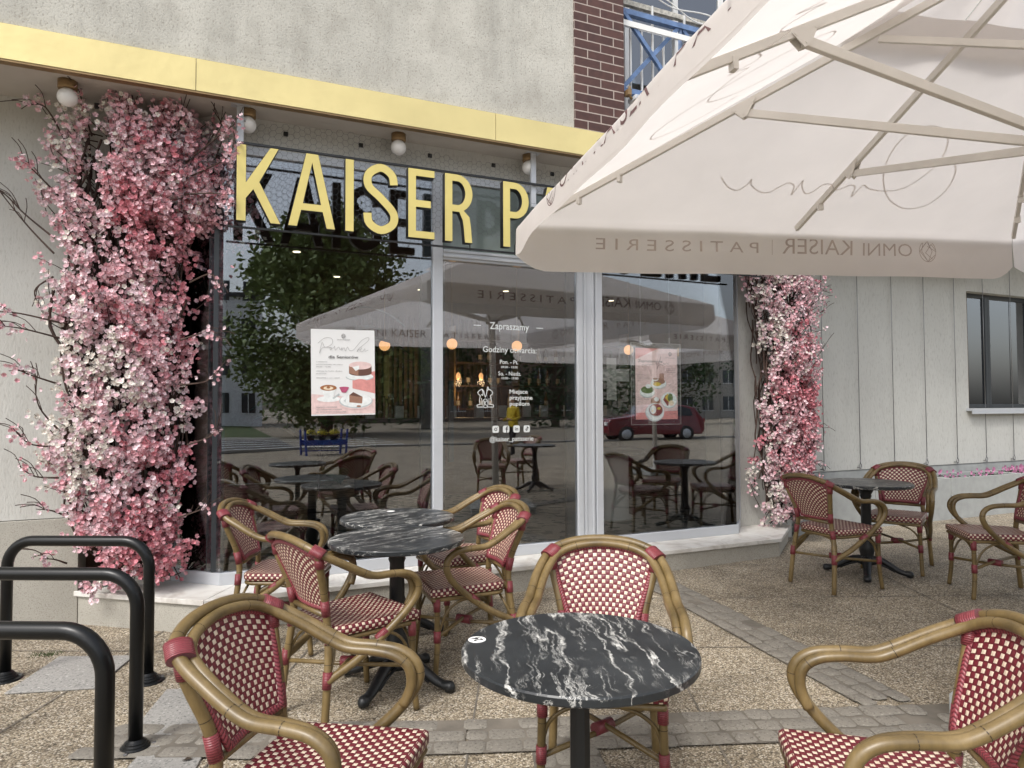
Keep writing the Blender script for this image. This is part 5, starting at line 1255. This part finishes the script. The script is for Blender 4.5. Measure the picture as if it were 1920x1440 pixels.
put(ell(0.125, 0.115, 0.085, 0.022), 'pale'); put(ell(0.125, 0.122, 0.085, 0.022), 'white'); put([(0.075, 0.20), (0.09, 0.14)]+[(0.16, 0.14), (0.175, 0.20)], 'white'); put(ell(0.123, 0.205, 0.060, 0.022), 'cof'); put(ell(0.123, 0.203, 0.036, 0.013), 'foam'); put(ell(0.123, 0.208, 0.014, 0.008), 'cof'); put([(0.15, 0.13), (0.20, 0.165), (0.205, 0.155), (0.16, 0.12)], 'shade')
put(ell(0.238, 0.205, 0.036, 0.008)[:], 'ber'); put([(0.203, 0.205), (0.22, 0.170), (0.25, 0.168), (0.274, 0.205)], 'ber')
put(ell(0.325, 0.095, 0.125, 0.055), 'pale'); put(ell(0.325, 0.105, 0.125, 0.055), 'shade'); put(ell(0.325, 0.110, 0.118, 0.050), 'white')
put([(0.275, 0.095), (0.275, 0.150), (0.305, 0.172), (0.375, 0.135), (0.370, 0.085)], 'choc2'); put([(0.275, 0.150), (0.305, 0.172), (0.375, 0.135), (0.33, 0.138)], 'choc'); put(ell(0.345, 0.065, 0.018, 0.008, 8), 'choc2'); put([(0.235, 0.11), (0.25, 0.12), (0.245, 0.095)], 'shade')
for k, g_ in groups.items(): g_.build('print', PC[k], po)
m = MB(); logo(m, T, 0.235, 0.592, 0.004, 0.26, 0.002); Pk = [(0.05, 0.535), (0.10, 0.575), (0.15, 0.57), (0.15, 0.53), (0.10, 0.505), (0.08, 0.54), (0.06, 0.46), (0.08, 0.50), (0.13, 0.505), (0.14, 0.485), (0.15, 0.50), (0.135, 0.505), (0.16, 0.50), (0.17, 0.515), (0.175, 0.485), (0.20, 0.51), (0.21, 0.49), (0.225, 0.505), (0.22, 0.485), (0.24, 0.505), (0.25, 0.48), (0.265, 0.51), (0.28, 0.485), (0.31, 0.49), (0.37, 0.56), (0.42, 0.585), (0.42, 0.56), (0.35, 0.50), (0.335, 0.475), (0.36, 0.51), (0.37, 0.50), (0.355, 0.49), (0.375, 0.475), (0.395, 0.50), (0.395, 0.48), (0.42, 0.49)]
ribbon(m, [(p.x, p.y) for p in spline([(x, y, 0) for x, y in Pk], 4)], 0.0022, T, 0.004); m.build('script_lettering', M['ink_soft'], po)
TT = T @ Matrix.Translation((0, 0, 0.004))
def tx(body, x0, x1, y, h_, mat, parent, TT=TT, off=0.0): return fitted(body, TT @ Matrix.Translation((0, y, 0)), x0, x1, h_, mat, 'lettering', parent, off)
tx('dla Seniorów', 0.125, 0.345, 0.425, 0.022, M['ink'], po, off=0.012); tx('OMNI KAISER', 0.188, 0.285, 0.560, 0.009, M['ink_soft'], po)
for y, x1, s_ in ((0.395, 0.115, 'Codziennie'), (0.375, 0.23, 'od poniedziałku do piątku'), (0.357, 0.14, '09:00 - 12:00'), (0.326, 0.225, 'czekają na Ciebie słodkie'), (0.308, 0.108, 'promocje'), (0.275, 0.205, 'ZACZNIJ z nami dzień'), (0.058, 0.185, 'PROMOCJA OBOWIĄZUJE'), (0.040, 0.22, 'W CUKIERNIACH KAISER'), (0.022, 0.25, 'UL. ZWYCIĘSTWA W KOSZALINIE')): tx(s_, 0.035, x1, y, 0.0085, M['ink_soft'], po)
# hanging backlit menu poster
PC1 = dict(PC)
for k_ in PC:
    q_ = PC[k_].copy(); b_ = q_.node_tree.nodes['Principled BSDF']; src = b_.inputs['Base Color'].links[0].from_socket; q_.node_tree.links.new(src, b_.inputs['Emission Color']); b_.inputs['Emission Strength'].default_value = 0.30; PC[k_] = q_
p2 = thing('menu_poster', 'pink breakfast menu poster with bowls hanging in a clear frame behind the right pane', 'poster', (3.475, GY+0.045, 1.275))
m = MB(); W2, H2 = 0.555, 0.755
m.box(0, W2, 0.006, 0.010, 0, H2); m.build('clear_panel', M['winglass'], p2)
m = MB(); m.box(0.0, W2, 0.0, 0.005, 0, 0.006); m.box(0.0, W2, 0.0, 0.005, H2-0.006, H2); m.box(0.0, 0.006, 0.0, 0.005, 0.0065, H2-0.0065); m.box(W2-0.006, W2, 0.0, 0.005, 0.0065, H2-0.0065)
for x in (0.11, 0.43): m.box(x-0.006, x+0.006, 0.0, 0.012, H2+0.001, H2+0.055); m.tube([(x, 0.005, H2+0.05), (x, 0.005, 1.9)], 0.0012, 4)
m.build('frame', M['white'], p2)
m = MB(); m.box(0.045, W2-0.035, 0.0025, 0.0055, 0.045, H2-0.045); m.build('dark_mount', M['darkframe'], p2)
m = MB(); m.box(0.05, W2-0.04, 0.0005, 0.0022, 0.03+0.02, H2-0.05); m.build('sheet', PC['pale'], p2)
T, put, groups, st_ = art(p2)
put([(0.05, 0.05), (0.515, 0.05), (0.515, 0.13), (0.05, 0.11)], 'pink'); put([(0.05, 0.705), (0.05, 0.60), (0.30, 0.705)], 'pink')
put(ell(0.30, 0.375, 0.088, 0.045), 'shade'); put(ell(0.30, 0.383, 0.088, 0.045), 'white'); put(ell(0.31, 0.40, 0.065, 0.028), 'choc2'); put(ell(0.285, 0.375, 0.045, 0.018), 'yel'); put(ell(0.265, 0.42, 0.035, 0.016), 'white'); put(ell(0.265, 0.424, 0.028, 0.010), 'choc2')
for q in range(5): put([(0.305+0.012*q, 0.41), (0.315+0.010*q, 0.475+0.008*(q % 2)), (0.322+0.010*q, 0.47), (0.315+0.012*q, 0.41)], 'choc2')
put(ell(0.175, 0.295, 0.082, 0.048), 'shade'); put(ell(0.175, 0.305, 0.082, 0.048), 'white'); put(ell(0.175, 0.322, 0.070, 0.034), 'green'); put(ell(0.185, 0.355, 0.030, 0.020), 'white')
put(ell(0.265, 0.22, 0.052, 0.035), 'choc2'); put(ell(0.275, 0.235, 0.028, 0.020), 'white'); put(ell(0.415, 0.225, 0.092, 0.075), 'shade'); put(ell(0.415, 0.23, 0.088, 0.071), 'white'); put([(0.35, 0.23), (0.38, 0.28), (0.43, 0.22), (0.40, 0.17)], 'red'); put([(0.37, 0.25), (0.40, 0.29), (0.45, 0.22), (0.43, 0.19)], 'yel'); put(ell(0.43, 0.25, 0.03, 0.04), 'green'); put(ell(0.44, 0.20, 0.03, 0.025), 'foam')
put(ell(0.255, 0.115, 0.105, 0.085), 'shade'); put(ell(0.26, 0.12, 0.10, 0.078), 'white'); put(ell(0.265, 0.135, 0.080, 0.062), 'shade'); put(ell(0.268, 0.137, 0.074, 0.056), 'red'); put(ell(0.235, 0.14, 0.034, 0.040), 'white'); put(ell(0.228, 0.128, 0.012, 0.012), 'foam'); put(ell(0.30, 0.15, 0.02, 0.012), 'yel')
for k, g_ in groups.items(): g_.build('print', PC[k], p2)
m = MB(); logo(m, T, 0.43, 0.655, 0.0045, 0.30, 0.002)
Pk = [(0.125, 0.53), (0.12, 0.555), (0.155, 0.545), (0.16, 0.56), (0.165, 0.545), (0.19, 0.562), (0.20, 0.545), (0.215, 0.56), (0.225, 0.55), (0.24, 0.565), (0.25, 0.55), (0.27, 0.57), (0.285, 0.55), (0.31, 0.60), (0.325, 0.63), (0.32, 0.60), (0.285, 0.515), (0.29, 0.54), (0.33, 0.56), (0.345, 0.55), (0.36, 0.57), (0.37, 0.555), (0.39, 0.575), (0.41, 0.56), (0.42, 0.585)]
ribbon(m, [(p.x, p.y) for p in spline([(x, y, 0) for x, y in Pk], 4)], 0.0026, T, 0.0045); m.build('script_lettering', M['ink'], p2)
TT2 = T @ Matrix.Translation((0, 0, 0.0045))
tx('Zapraszamy na', 0.075, 0.345, 0.575, 0.024, M['ink'], p2, TT2, 0.012); tx('OMNI KAISER', 0.38, 0.49, 0.615, 0.010, M['ink_soft'], p2, TT2)
for x0, x1, y, s_, mm in ((0.38, 0.49, 0.515, 'codziennie do', 'ink_soft'), (0.39, 0.49, 0.498, '12:00 W TYGODNIU', 'ink'), (0.39, 0.49, 0.482, '13:00 W NIEDZIELE', 'ink'), (0.07, 0.15, 0.455, 'Szakszuka', 'ink'), (0.07, 0.21, 0.435, 'jajka, pomidory, papryka', 'ink_soft'), (0.07, 0.21, 0.420, 'chleb na zakwasie', 'ink_soft'), (0.07, 0.10, 0.400, '29 zł', 'ink'), (0.41, 0.45, 0.365, 'Bajgiel', 'ink'), (0.39, 0.49, 0.348, 'awokado, jajko', 'ink_soft'), (0.46, 0.49, 0.318, '32 zł', 'ink'), (0.07, 0.19, 0.245, 'kasza, grzyby, jajko', 'ink_soft'), (0.07, 0.19, 0.230, 'zioła, oliwa', 'ink_soft'), (0.07, 0.10, 0.210, '27 zł', 'ink'), (0.40, 0.49, 0.125, 'owsianka, owoce', 'ink_soft'), (0.42, 0.49, 0.095, '24 zł / 19 zł', 'ink')): tx(s_, x0, x1, y, 0.0085, M[mm], p2, TT2)
# white lettering on the door pane
M['vinyl'] = simple('white_vinyl', (0.66, 0.68, 0.67), 0.5, var=0.02, bstr=0)
vn = thing('window_lettering', 'white opening hours lettering and icons stuck on the glass door', 'lettering', (1.9, GY-0.0065, 1.1))
T = frame_matrix((0, 0, 0), (1, 0, 0), (0, 0, 1)); m0 = M['vinyl']
def vt(body, x0, x1, z, h_, off=0.006): return fitted(body, T @ Matrix.Translation((0, z-1.1, 0)), x0-1.9, x1-1.9, h_, m0, 'lettering', vn, off)
vt('Zapraszamy', 2.075, 2.43, 2.085, 0.060, 0.012); vt('Godziny otwarcia:', 2.015, 2.50, 1.895, 0.050)
vt('Pon. - Pt.', 2.165, 2.33, 1.80, 0.036); vt('09:00 - 19:00', 2.175, 2.325, 1.765, 0.020); vt('So. - Niedz.', 2.15, 2.355, 1.705, 0.034); vt('10:00 - 19:00', 2.18, 2.33, 1.673, 0.020)
vt('Miejsce', 2.25, 2.415, 1.555, 0.036, 0.014); vt('przyjazne', 2.25, 2.46, 1.505, 0.036, 0.014); vt('pupilom', 2.25, 2.43, 1.455, 0.036, 0.014); vt('@kaiser_patisserie', 2.072, 2.467, 1.163, 0.040)
m = MB(); ribbon(m, [(0.035, 1.01), (0.095, 1.01)], 0.007, T); ribbon(m, [(0.60, 1.01), (0.66, 1.01)], 0.007, T)
ox, oz = 0.135, 0.345
def st(P, wd=0.006): ribbon(m, [(ox+x, oz+z) for x, z in P], wd, T)
for s in (-1, 1):    # two pets seated back to back around a round K badge
    st([(p.x*s, p.y) for p in spline([(0.02, 0.02), (0.07, -0.012), (0.07, 0.0), (0.045, 0.012), (0.05, 0.06), (0.042, 0.10), (0.062, 0.115), (0.068, 0.135), (0.045, 0.150), (0.02, 0.140), (0.008, 0.11), (0.0, 0.075)], 4)] if False else [(p[0]*s, p[1]) for p in [(0.018, 0.0), (0.068, -0.001), (0.074, 0.012), (0.064, 0.020), (0.046, 0.020), (0.052, 0.055), (0.044, 0.092), (0.060, 0.104), (0.066, 0.118), (0.052, 0.134), (0.030, 0.146), (0.014, 0.130), (0.008, 0.100), (0.0, 0.078)]])
    st([(s*0.036, 0.02), (s*0.030, 0.05), (s*0.034, 0.07)], 0.004)
st([(0.030, 0.146), (0.022, 0.165), (0.012, 0.135)]); st([(-0.030, 0.142), (-0.020, 0.12), (-0.022, 0.095), (-0.034, 0.10)])
st([(x*0.9, z+0.03) for x, z in ell(0, 0, 0.026, 0.036, 16)]+[(0.0234, 0.03)], 0.005); st([(-0.008, 0.012), (-0.008, 0.05)], 0.005); st([(0.010, 0.05), (-0.006, 0.031), (0.010, 0.012)], 0.005)
m.build('pet_emblem', m0, vn)
for k, cx in enumerate((2.125, 2.218, 2.312, 2.406)):
    m = MB(); P = []; r_ = 0.014; hw = 0.029
    for q, (sx, sz) in enumerate(((1, 1), (-1, 1), (-1, -1), (1, -1))):
        for i in range(5): a = pi/2*q+pi/2*i/4; P.append((cx-1.9+sx*(hw-r_)+r_*cos(a), 1.262-1.1+sz*(hw-r_)+r_*sin(a)))
    poly(m, P, T); ic = m.build('icon', m0, vn)
    m = MB(); X = lambda Q: [(cx-1.9+x, 0.162+z) for x, z in Q]
    if k == 0: ribbon(m, X(ell(0, 0, 0.0105, 0.0105, 18)), 0.0055, T, 0.001, closed=True); poly(m, X(ell(0.016, 0.016, 0.003, 0.003, 8)), T, 0.001)
    if k == 1: ribbon(m, X([(0.014, 0.018), (0.008, 0.018), (0.004, 0.013), (0.004, -0.029)]), 0.0075, T, 0.001); ribbon(m, X([(-0.006, 0.001), (0.014, 0.001)]), 0.007, T, 0.003)
    if k == 2: ribbon(m, X([(-0.011, 0.004), (-0.011, -0.011)]), 0.0045, T, 0.001); ribbon(m, X([(-0.002, 0.005), (-0.002, -0.011)]), 0.0045, T, 0.001); ribbon(m, X([(-0.002, 0.002), (0.004, 0.005), (0.010, 0.002), (0.010, -0.011)]), 0.0045, T, 0.003); poly(m, X(ell(-0.011, 0.010, 0.0028, 0.0028, 8)), T, 0.001)
    if k == 3: ribbon(m, X([(0.003, 0.019), (0.003, -0.008), (-0.001, -0.013), (-0.007, -0.013), (-0.010, -0.007), (-0.007, -0.001), (-0.003, 0.0)]), 0.0055, T, 0.001); ribbon(m, X([(0.003, 0.015), (0.007, 0.010), (0.014, 0.007)]), 0.0055, T, 0.004)
    m.build('glyph', M['black'], ic)
nb_ = thing('pane_notice', 'pale sheets taped crosswise inside the right pane beside the door post', 'notice', (3.21, GY+0.03, 1.50))
m = MB(); m.box(0.0, 0.10, 0, 0.002, 0.0, 0.38); m.box(-0.04, 0.24, 0.003, 0.005, 0.17, 0.28); m.build('sheet', M['paper'], nb_)
# ---------------------------------------------------------------- the square behind the camera (it shows in the glass)
M['leaf'] = simple('tree_leaf', (0.14, 0.19, 0.06), 0.7, var=0.5, vscale=2.5, bstr=0)
M['leaf2'] = simple('dark_tree_leaf', (0.04, 0.075, 0.025), 0.7, var=0.4, vscale=2.5, bstr=0)
M['bark'] = simple('tree_bark', (0.10, 0.075, 0.055), 0.9, var=0.4)
def tree(label, x, y, h, r, n, mat, seed, low=0.25):
    rg = random.Random(seed); t = thing('tree', label, 'tree', (x, y, 0), 0, 'trees across the square, seen in the glass'); m = MB()
    m.tube(spline([(0, 0, 0), (0.1, 0, h*0.2), (-0.1, 0.1, h*0.45), (0.1, 0, h*0.8)], 5), [0.30*(1-i/22) for i in range(16)], 9)
    cl = []
    for k in range(60 if n > 8000 else 30):
        a = rg.uniform(0, 2*pi); zz = rg.uniform(low, 0.97); rr = r*sin(pi*min(0.98, (zz-low)/(1-low)*0.85+0.12))*rg.uniform(0.35, 1.0); c = Vector((cos(a)*rr, sin(a)*rr, h*zz)); cl.append((c, r*rg.uniform(0.22, 0.42)))
        m.tube(spline([(0, 0, h*max(0.15, zz-0.25)), (c.x*0.5, c.y*0.5, c.z-0.4), tuple(c)], 4), [0.09*(1-i/10) for i in range(9)], 5)
    m.build('trunk', M['bark'], t)
    m = MB()
    for k in range(n):
        c, rr = rg.choice(cl); d = Vector((rg.gauss(0, 1), rg.gauss(0, 1), rg.gauss(0, 1))).normalized()*rr*rg.uniform(0.45, 1.1); p = c+d; u = Vector((rg.gauss(0, 1), rg.gauss(0, 1), rg.gauss(0, 0.6))).normalized(); v = u.orthogonal().normalized(); s_ = rg.uniform(0.10, 0.20)
        m.quad(p-u*s_, p-v*s_*0.6, p+u*s_, p+v*s_*0.6)
    m.build('crown', mat, t)
tree('big bright green tree across the road, tallest in the glass', 5.2, -24.5, 10.5, 4.8, 26000, M['leaf'], 5, 0.12)
tree('dark tree behind the tall one, to its left', 12.5, -32, 9.5, 4.2, 4500, M['leaf2'], 6, 0.1)
tree('small dark tree on the lawn by the red car', 21, -30, 7.5, 3.8, 3500, M['leaf2'], 8, 0.05)
tree('round dark tree at the right of the square', 31, -33, 8.5, 4.5, 3500, M['leaf2'], 9, 0.05)
tree('dark tree at the far right of the square', 44, -34, 9, 5, 3500, M['leaf2'], 12, 0.05)
tree('loose tree left of the white apartment block', -12, -36, 8, 4, 3000, M['leaf'], 10, 0.1)
def block(label, x, y, w_, d, h, wall, cols, rows, rz=0):
    t = thing('apartment_block', label, 'building', (x, y, 0), rz, 'blocks across the square, seen in the glass')
    m = MB(); m.box(0, w_, -d, 0, 0, h); m.build('wall', wall, t)
    m = MB(); m.box(-0.2, w_+0.2, -d-0.2, 0.2, h+0.01, h+0.35); m.build('roof', M['asphalt'], t)
    for i in range(cols):
        for j in range(rows):
            cx = w_*(i+0.5)/cols; cz = 1.0+j*2.9; ww = w_/cols*0.52
            m = MB(); m.box(cx-ww/2, cx+ww/2, 0.01, 0.05, cz, cz+1.5); m.box(cx-ww/2-.06, cx+ww/2+.06, 0.0, 0.04, cz-0.08, cz-0.01, 1); m.box(cx-0.03, cx+0.03, 0.051, 0.07, cz, cz+1.5, 1)
            m.build('window', [M['darkframe'], M['white']], t)
block('white plastered apartment block with dark windows', -6, -46, 9.5, 10, 10, simple('white_plaster', (0.80, 0.79, 0.80), 0.9), 5, 4)
block('brown brick block behind the trees', 9, -52, 26, 10, 8, simple('brown_plaster', (0.17, 0.12, 0.09), 0.9), 9, 2)
block('pale long block at the right of the square', 40, -50, 26, 10, 10, simple('cream_plaster', (0.34, 0.31, 0.27), 0.9), 9, 3)
block('low grey block at the left end of the square', -45, -42, 34, 10, 9, simple('grey_plaster_far', (0.30, 0.30, 0.29), 0.9), 10, 3)
# red car parked across the road
car = thing('parked_car', 'dark red hatchback parked across the road, mirrored in the right pane', 'car', (14.6, -13.9, 0), radians(12))
M['carred'] = simple('dark_red_car_paint', (0.15, 0.010, 0.018), 0.25, var=0.05, bstr=0, coat=0.6); M['carglass'] = simple('car_glass', (0.02, 0.025, 0.03), 0.05, bstr=0)
prof_ = [(0.0, 0.35), (0.02, 0.75), (0.15, 0.92), (1.0, 1.0), (1.25, 1.05), (1.75, 1.45), (2.3, 1.52), (3.3, 1.50), (3.85, 1.38), (4.12, 1.0), (4.2, 0.8), (4.22, 0.45), (4.1, 0.28), (0.1, 0.28)]
m = MB(); n = len(prof_)
sec = [(-0.86, 0.90), (-0.80, 1.0), (0.80, 1.0), (0.86, 0.90)]
for yv, k in sec:
    for x, z in prof_:
        yy = yv*(1-0.16*max(0, z-0.9)/0.6); m.v.append((2.1+(x-2.1)*(0.985 if k < 1 else 1), yy, 0.28+(z-0.28)*(0.98 if k < 1 else 1)))
for s in range(3):
    for i in range(n):
        j = (i+1) % n; m.face((s*n+i, s*n+j, (s+1)*n+j, (s+1)*n+i), 0, None, True)
m.face(range(n-1, -1, -1)); m.face(range(3*n, 4*n)); m.build('body', M['carred'], car, 0.03)
for yv, s in ((-0.80, -1), (0.80, 1)):
    m = MB()
    for P in ([(1.42, 1.06), (1.82, 1.40), (2.40, 1.46), (2.40, 1.05)], [(2.48, 1.05), (2.48, 1.46), (3.25, 1.44), (3.62, 1.32), (3.70, 1.06)]):
        q = [(x, s*(0.862*(1-0.16*max(0, z-0.9)/0.6)+0.004), z) for x, z in P]; k = len(m.v); m.v += q; m.face((k, k+1, k+2, k+3) if len(q) == 4 else tuple(range(k, k+len(q))))
    m.build('side_window', M['carglass'], car)
m = MB(); m.quad((1.30, -0.66, 1.09), (1.30, 0.66, 1.09), (1.74, 0.6, 1.465), (1.74, -0.6, 1.465)); m.build('windscreen', M['carglass'], car)
m = MB(); m.quad((3.93, -0.6, 1.36), (3.93, 0.6, 1.36), (4.165, 0.66, 1.02), (4.165, -0.66, 1.02)); m.build('rear_window', M['carglass'], car)
for x in (0.80, 3.40):
    for s in (-1, 1):
        m = MB(); T = Matrix.Translation((x, s*0.78, 0.32)) @ Matrix.Rotation(pi/2, 4, 'X')
        m.lathe([(0.20, -0.1), (0.31, -0.1), (0.325, -0.06), (0.325, 0.06), (0.31, 0.1), (0.20, 0.1)], seg=24); m.v = [tuple(T @ Vector(v)) for v in m.v]; wh = m.build('wheel', M['rubber'], car)
        m = MB(); m.lathe([(0.02, -0.105), (0.20, -0.105), (0.20, 0.105), (0.02, 0.105)], seg=12); m.v = [tuple(T @ Vector(v)) for v in m.v]; m.build('rim', M['alu'], wh)
for s in (-1, 1):
    m = MB(); m.box(4.13, 4.235, min(s*0.5, s*0.8), max(s*0.5, s*0.8), 0.78, 0.95); m.build('tail_lamp', simple('red_lens', (0.3, 0.01, 0.01), 0.2, bstr=0), car, 0.01)
    m = MB(); m.box(-0.03, 0.10, min(s*0.5, s*0.8), max(s*0.5, s*0.8), 0.65, 0.8); m.build('headlight', M['opal'], car, 0.01)
# blue flower stand
fs = thing('flower_stand', 'blue metal stand holding pots of yellow flowers, mirrored in the left pane', 'flower stand', (2.4, -10.4, 0), radians(-10))
m = MB()
for x in (0, 1.15):
    for y in (0, 0.5): bar(m, (x+0.0, y, 0.0), (x-0.04+0.08*(x > 0), y, 0.82), 0.05, 0.05)
bar(m, (0, 0, 0.42), (1.15, 0, 0.42), 0.04, 0.16); bar(m, (0, 0.5, 0.42), (1.15, 0.5, 0.42), 0.04, 0.16); m.box(0.02, 1.13, 0.03, 0.47, 0.40, 0.43); bar(m, (0, 0, 0.15), (1.15, 0, 0.15), 0.03, 0.04)
m.build('blue_frame', simple('bright_blue_paint', (0.02, 0.06, 0.30), 0.4), fs)
M['yellow'] = simple('yellow_petals', (0.62, 0.50, 0.03), 0.7)
for k in range(3):
    f_ = thing('flower_pot', ['left pot', 'middle pot', 'right pot'][k]+' of yellow flowers on the blue stand', 'flower pot', (2.65+0.33*k, -10.2-0.05*k, 0.44), 0, 'pots of yellow flowers on the blue stand')
    m = MB(); m.lathe([(0.08, 0), (0.11, 0.2), (0.12, 0.2), (0.10, 0.19)], seg=16); m.build('pot', M['brown'], f_)
    m = MB(); g2 = MB()
    for q in range(260):
        d = Vector((R.gauss(0, 1), R.gauss(0, 1), abs(R.gauss(0, .8)))).normalized(); c = Vector((0, 0, 0.24))+d*0.16*R.uniform(0.8, 1.05); u = d.orthogonal().normalized()*0.02; v = d.cross(u)
        (m if q % 3 else g2).quad(c-u, c-v, c+u, c+v)
    m.build('blossoms', M['yellow'], f_); g2.build('leaves', M['leaf2'], f_)
# passer-by
def person(label, loc, rz):
    t = thing('person', label, 'person', loc, rz)
    J = [((0, 0, 0.95), .13), ((0, 0, 1.10), .125), ((0, 0.01, 1.28), .150), ((0, 0.0, 1.42), .11), ((0, 0.01, 1.50), .052), ((0, 0.03, 1.57), .075), ((0, 0.035, 1.65), .095), ((0, 0.03, 1.72), .07)]
    E = [(i, i+1) for i in range(len(J)-1)]
    def chain(start, pts):
        p = start
        for co_, r_ in pts: J.append((co_, r_)); E.append((p, len(J)-1)); p = len(J)-1
        return p
    for s in (-1, 1):
        chain(0, [((s*0.10, 0, 0.88), .10), ((s*0.11, 0.03+0.10*s, 0.50), .068), ((s*0.11, 0.0+0.14*s, 0.10), .048), ((s*0.115, 0.05+0.14*s, 0.045), .045), ((s*0.12, 0.19+0.14*s, 0.035), .036)])
        h = chain(2, [((s*0.17, 0.0, 1.38), .072), ((s*0.23, -0.02, 1.12), .052), ((s*0.19, 0.20, 1.05), .040), ((s*0.16, 0.26, 1.07), .026), ((s*0.155, 0.31, 1.09), .028)])
        for q in range(4):
            chain(h, [((s*(0.155+0.014*(q-1.5)), 0.35, 1.105), .009), ((s*(0.155+0.013*(q-1.5)), 0.375-0.004*q, 1.095), .008), ((s*(0.155+0.012*(q-1.5)), 0.38, 1.07), .007)])
        chain(h, [((s*0.125, 0.325, 1.115), .010), ((s*0.115, 0.35, 1.12), .008)])
    me = bpy.data.meshes.new('body'); me.from_pydata([j[0] for j in J], E, []); o = bpy.data.objects.new('body', me); COL.objects.link(o)
    sk = o.modifiers.new('skin', 'SKIN'); ss = o.modifiers.new('sub', 'SUBSURF'); ss.levels = 2; ss.render_levels = 2
    for i, (c, r_) in enumerate(J): me.skin_vertices[0].data[i].radius = (r_, r_*0.9)
    me.skin_vertices[0].data[0].use_root = True
    bpy.context.view_layer.update(); m2 = bpy.data.meshes.new_from_object(o.evaluated_get(bpy.context.evaluated_depsgraph_get())); o.modifiers.clear(); o.data = m2
    m2.materials.clear()
    for mt in (simple('skin', (0.55, 0.34, 0.25), 0.5, bstr=0), simple('yellow_jacket', (0.52, 0.38, 0.02), 0.8, var=0.2), simple('black_trousers', (0.012, 0.012, 0.014), 0.8)): m2.materials.append(mt)
    for p in m2.polygons:
        c = p.center; p.use_smooth = True
        p.material_index = 0 if (c.z > 1.475 or (c.y > 0.25 and c.z > 0.9)) else (1 if c.z > 0.86 else 2)
    o.parent = t
    m = MB(); m.lathe([(0.03, 1.76), (0.08, 1.745), (0.108, 1.70), (0.112, 1.64), (0.095, 1.56), (0.07, 1.53)], (0, 0.005, 0), 18); m.v = [(x, (y if y < 0.02 else y*0.62), z-(0.0 if y < 0.05 else -0.02*(1.7 > z))) for x, y, z in m.v]; m.build('hair', M['darkframe'], t)
    m = MB(); m.tube([(0, 0.125, 1.665), (0, 0.150, 1.635), (0, 0.125, 1.625)], 0.013, 8)
    for s in (-1, 1): m.lathe([(0.002, -0.010), (0.011, 0), (0.002, 0.010)], (s*0.034, 0.118, 1.672), 10, 1); m.lathe([(0.004, -0.03), (0.014, -0.01), (0.016, 0.015), (0.004, 0.03)], (s*0.098, 0.03, 1.655), 8)
    m.tube([(-0.022, 0.120, 1.598), (0, 0.127, 1.596), (0.022, 0.120, 1.598)], 0.006, 6, 2); m.build('face', [m2.materials[0], M['black'], PC['pink']], t)
    return t
person('person in a yellow jacket and black trousers walking across the square, mirrored in the door', (8.05, -7.75, 0), radians(70))
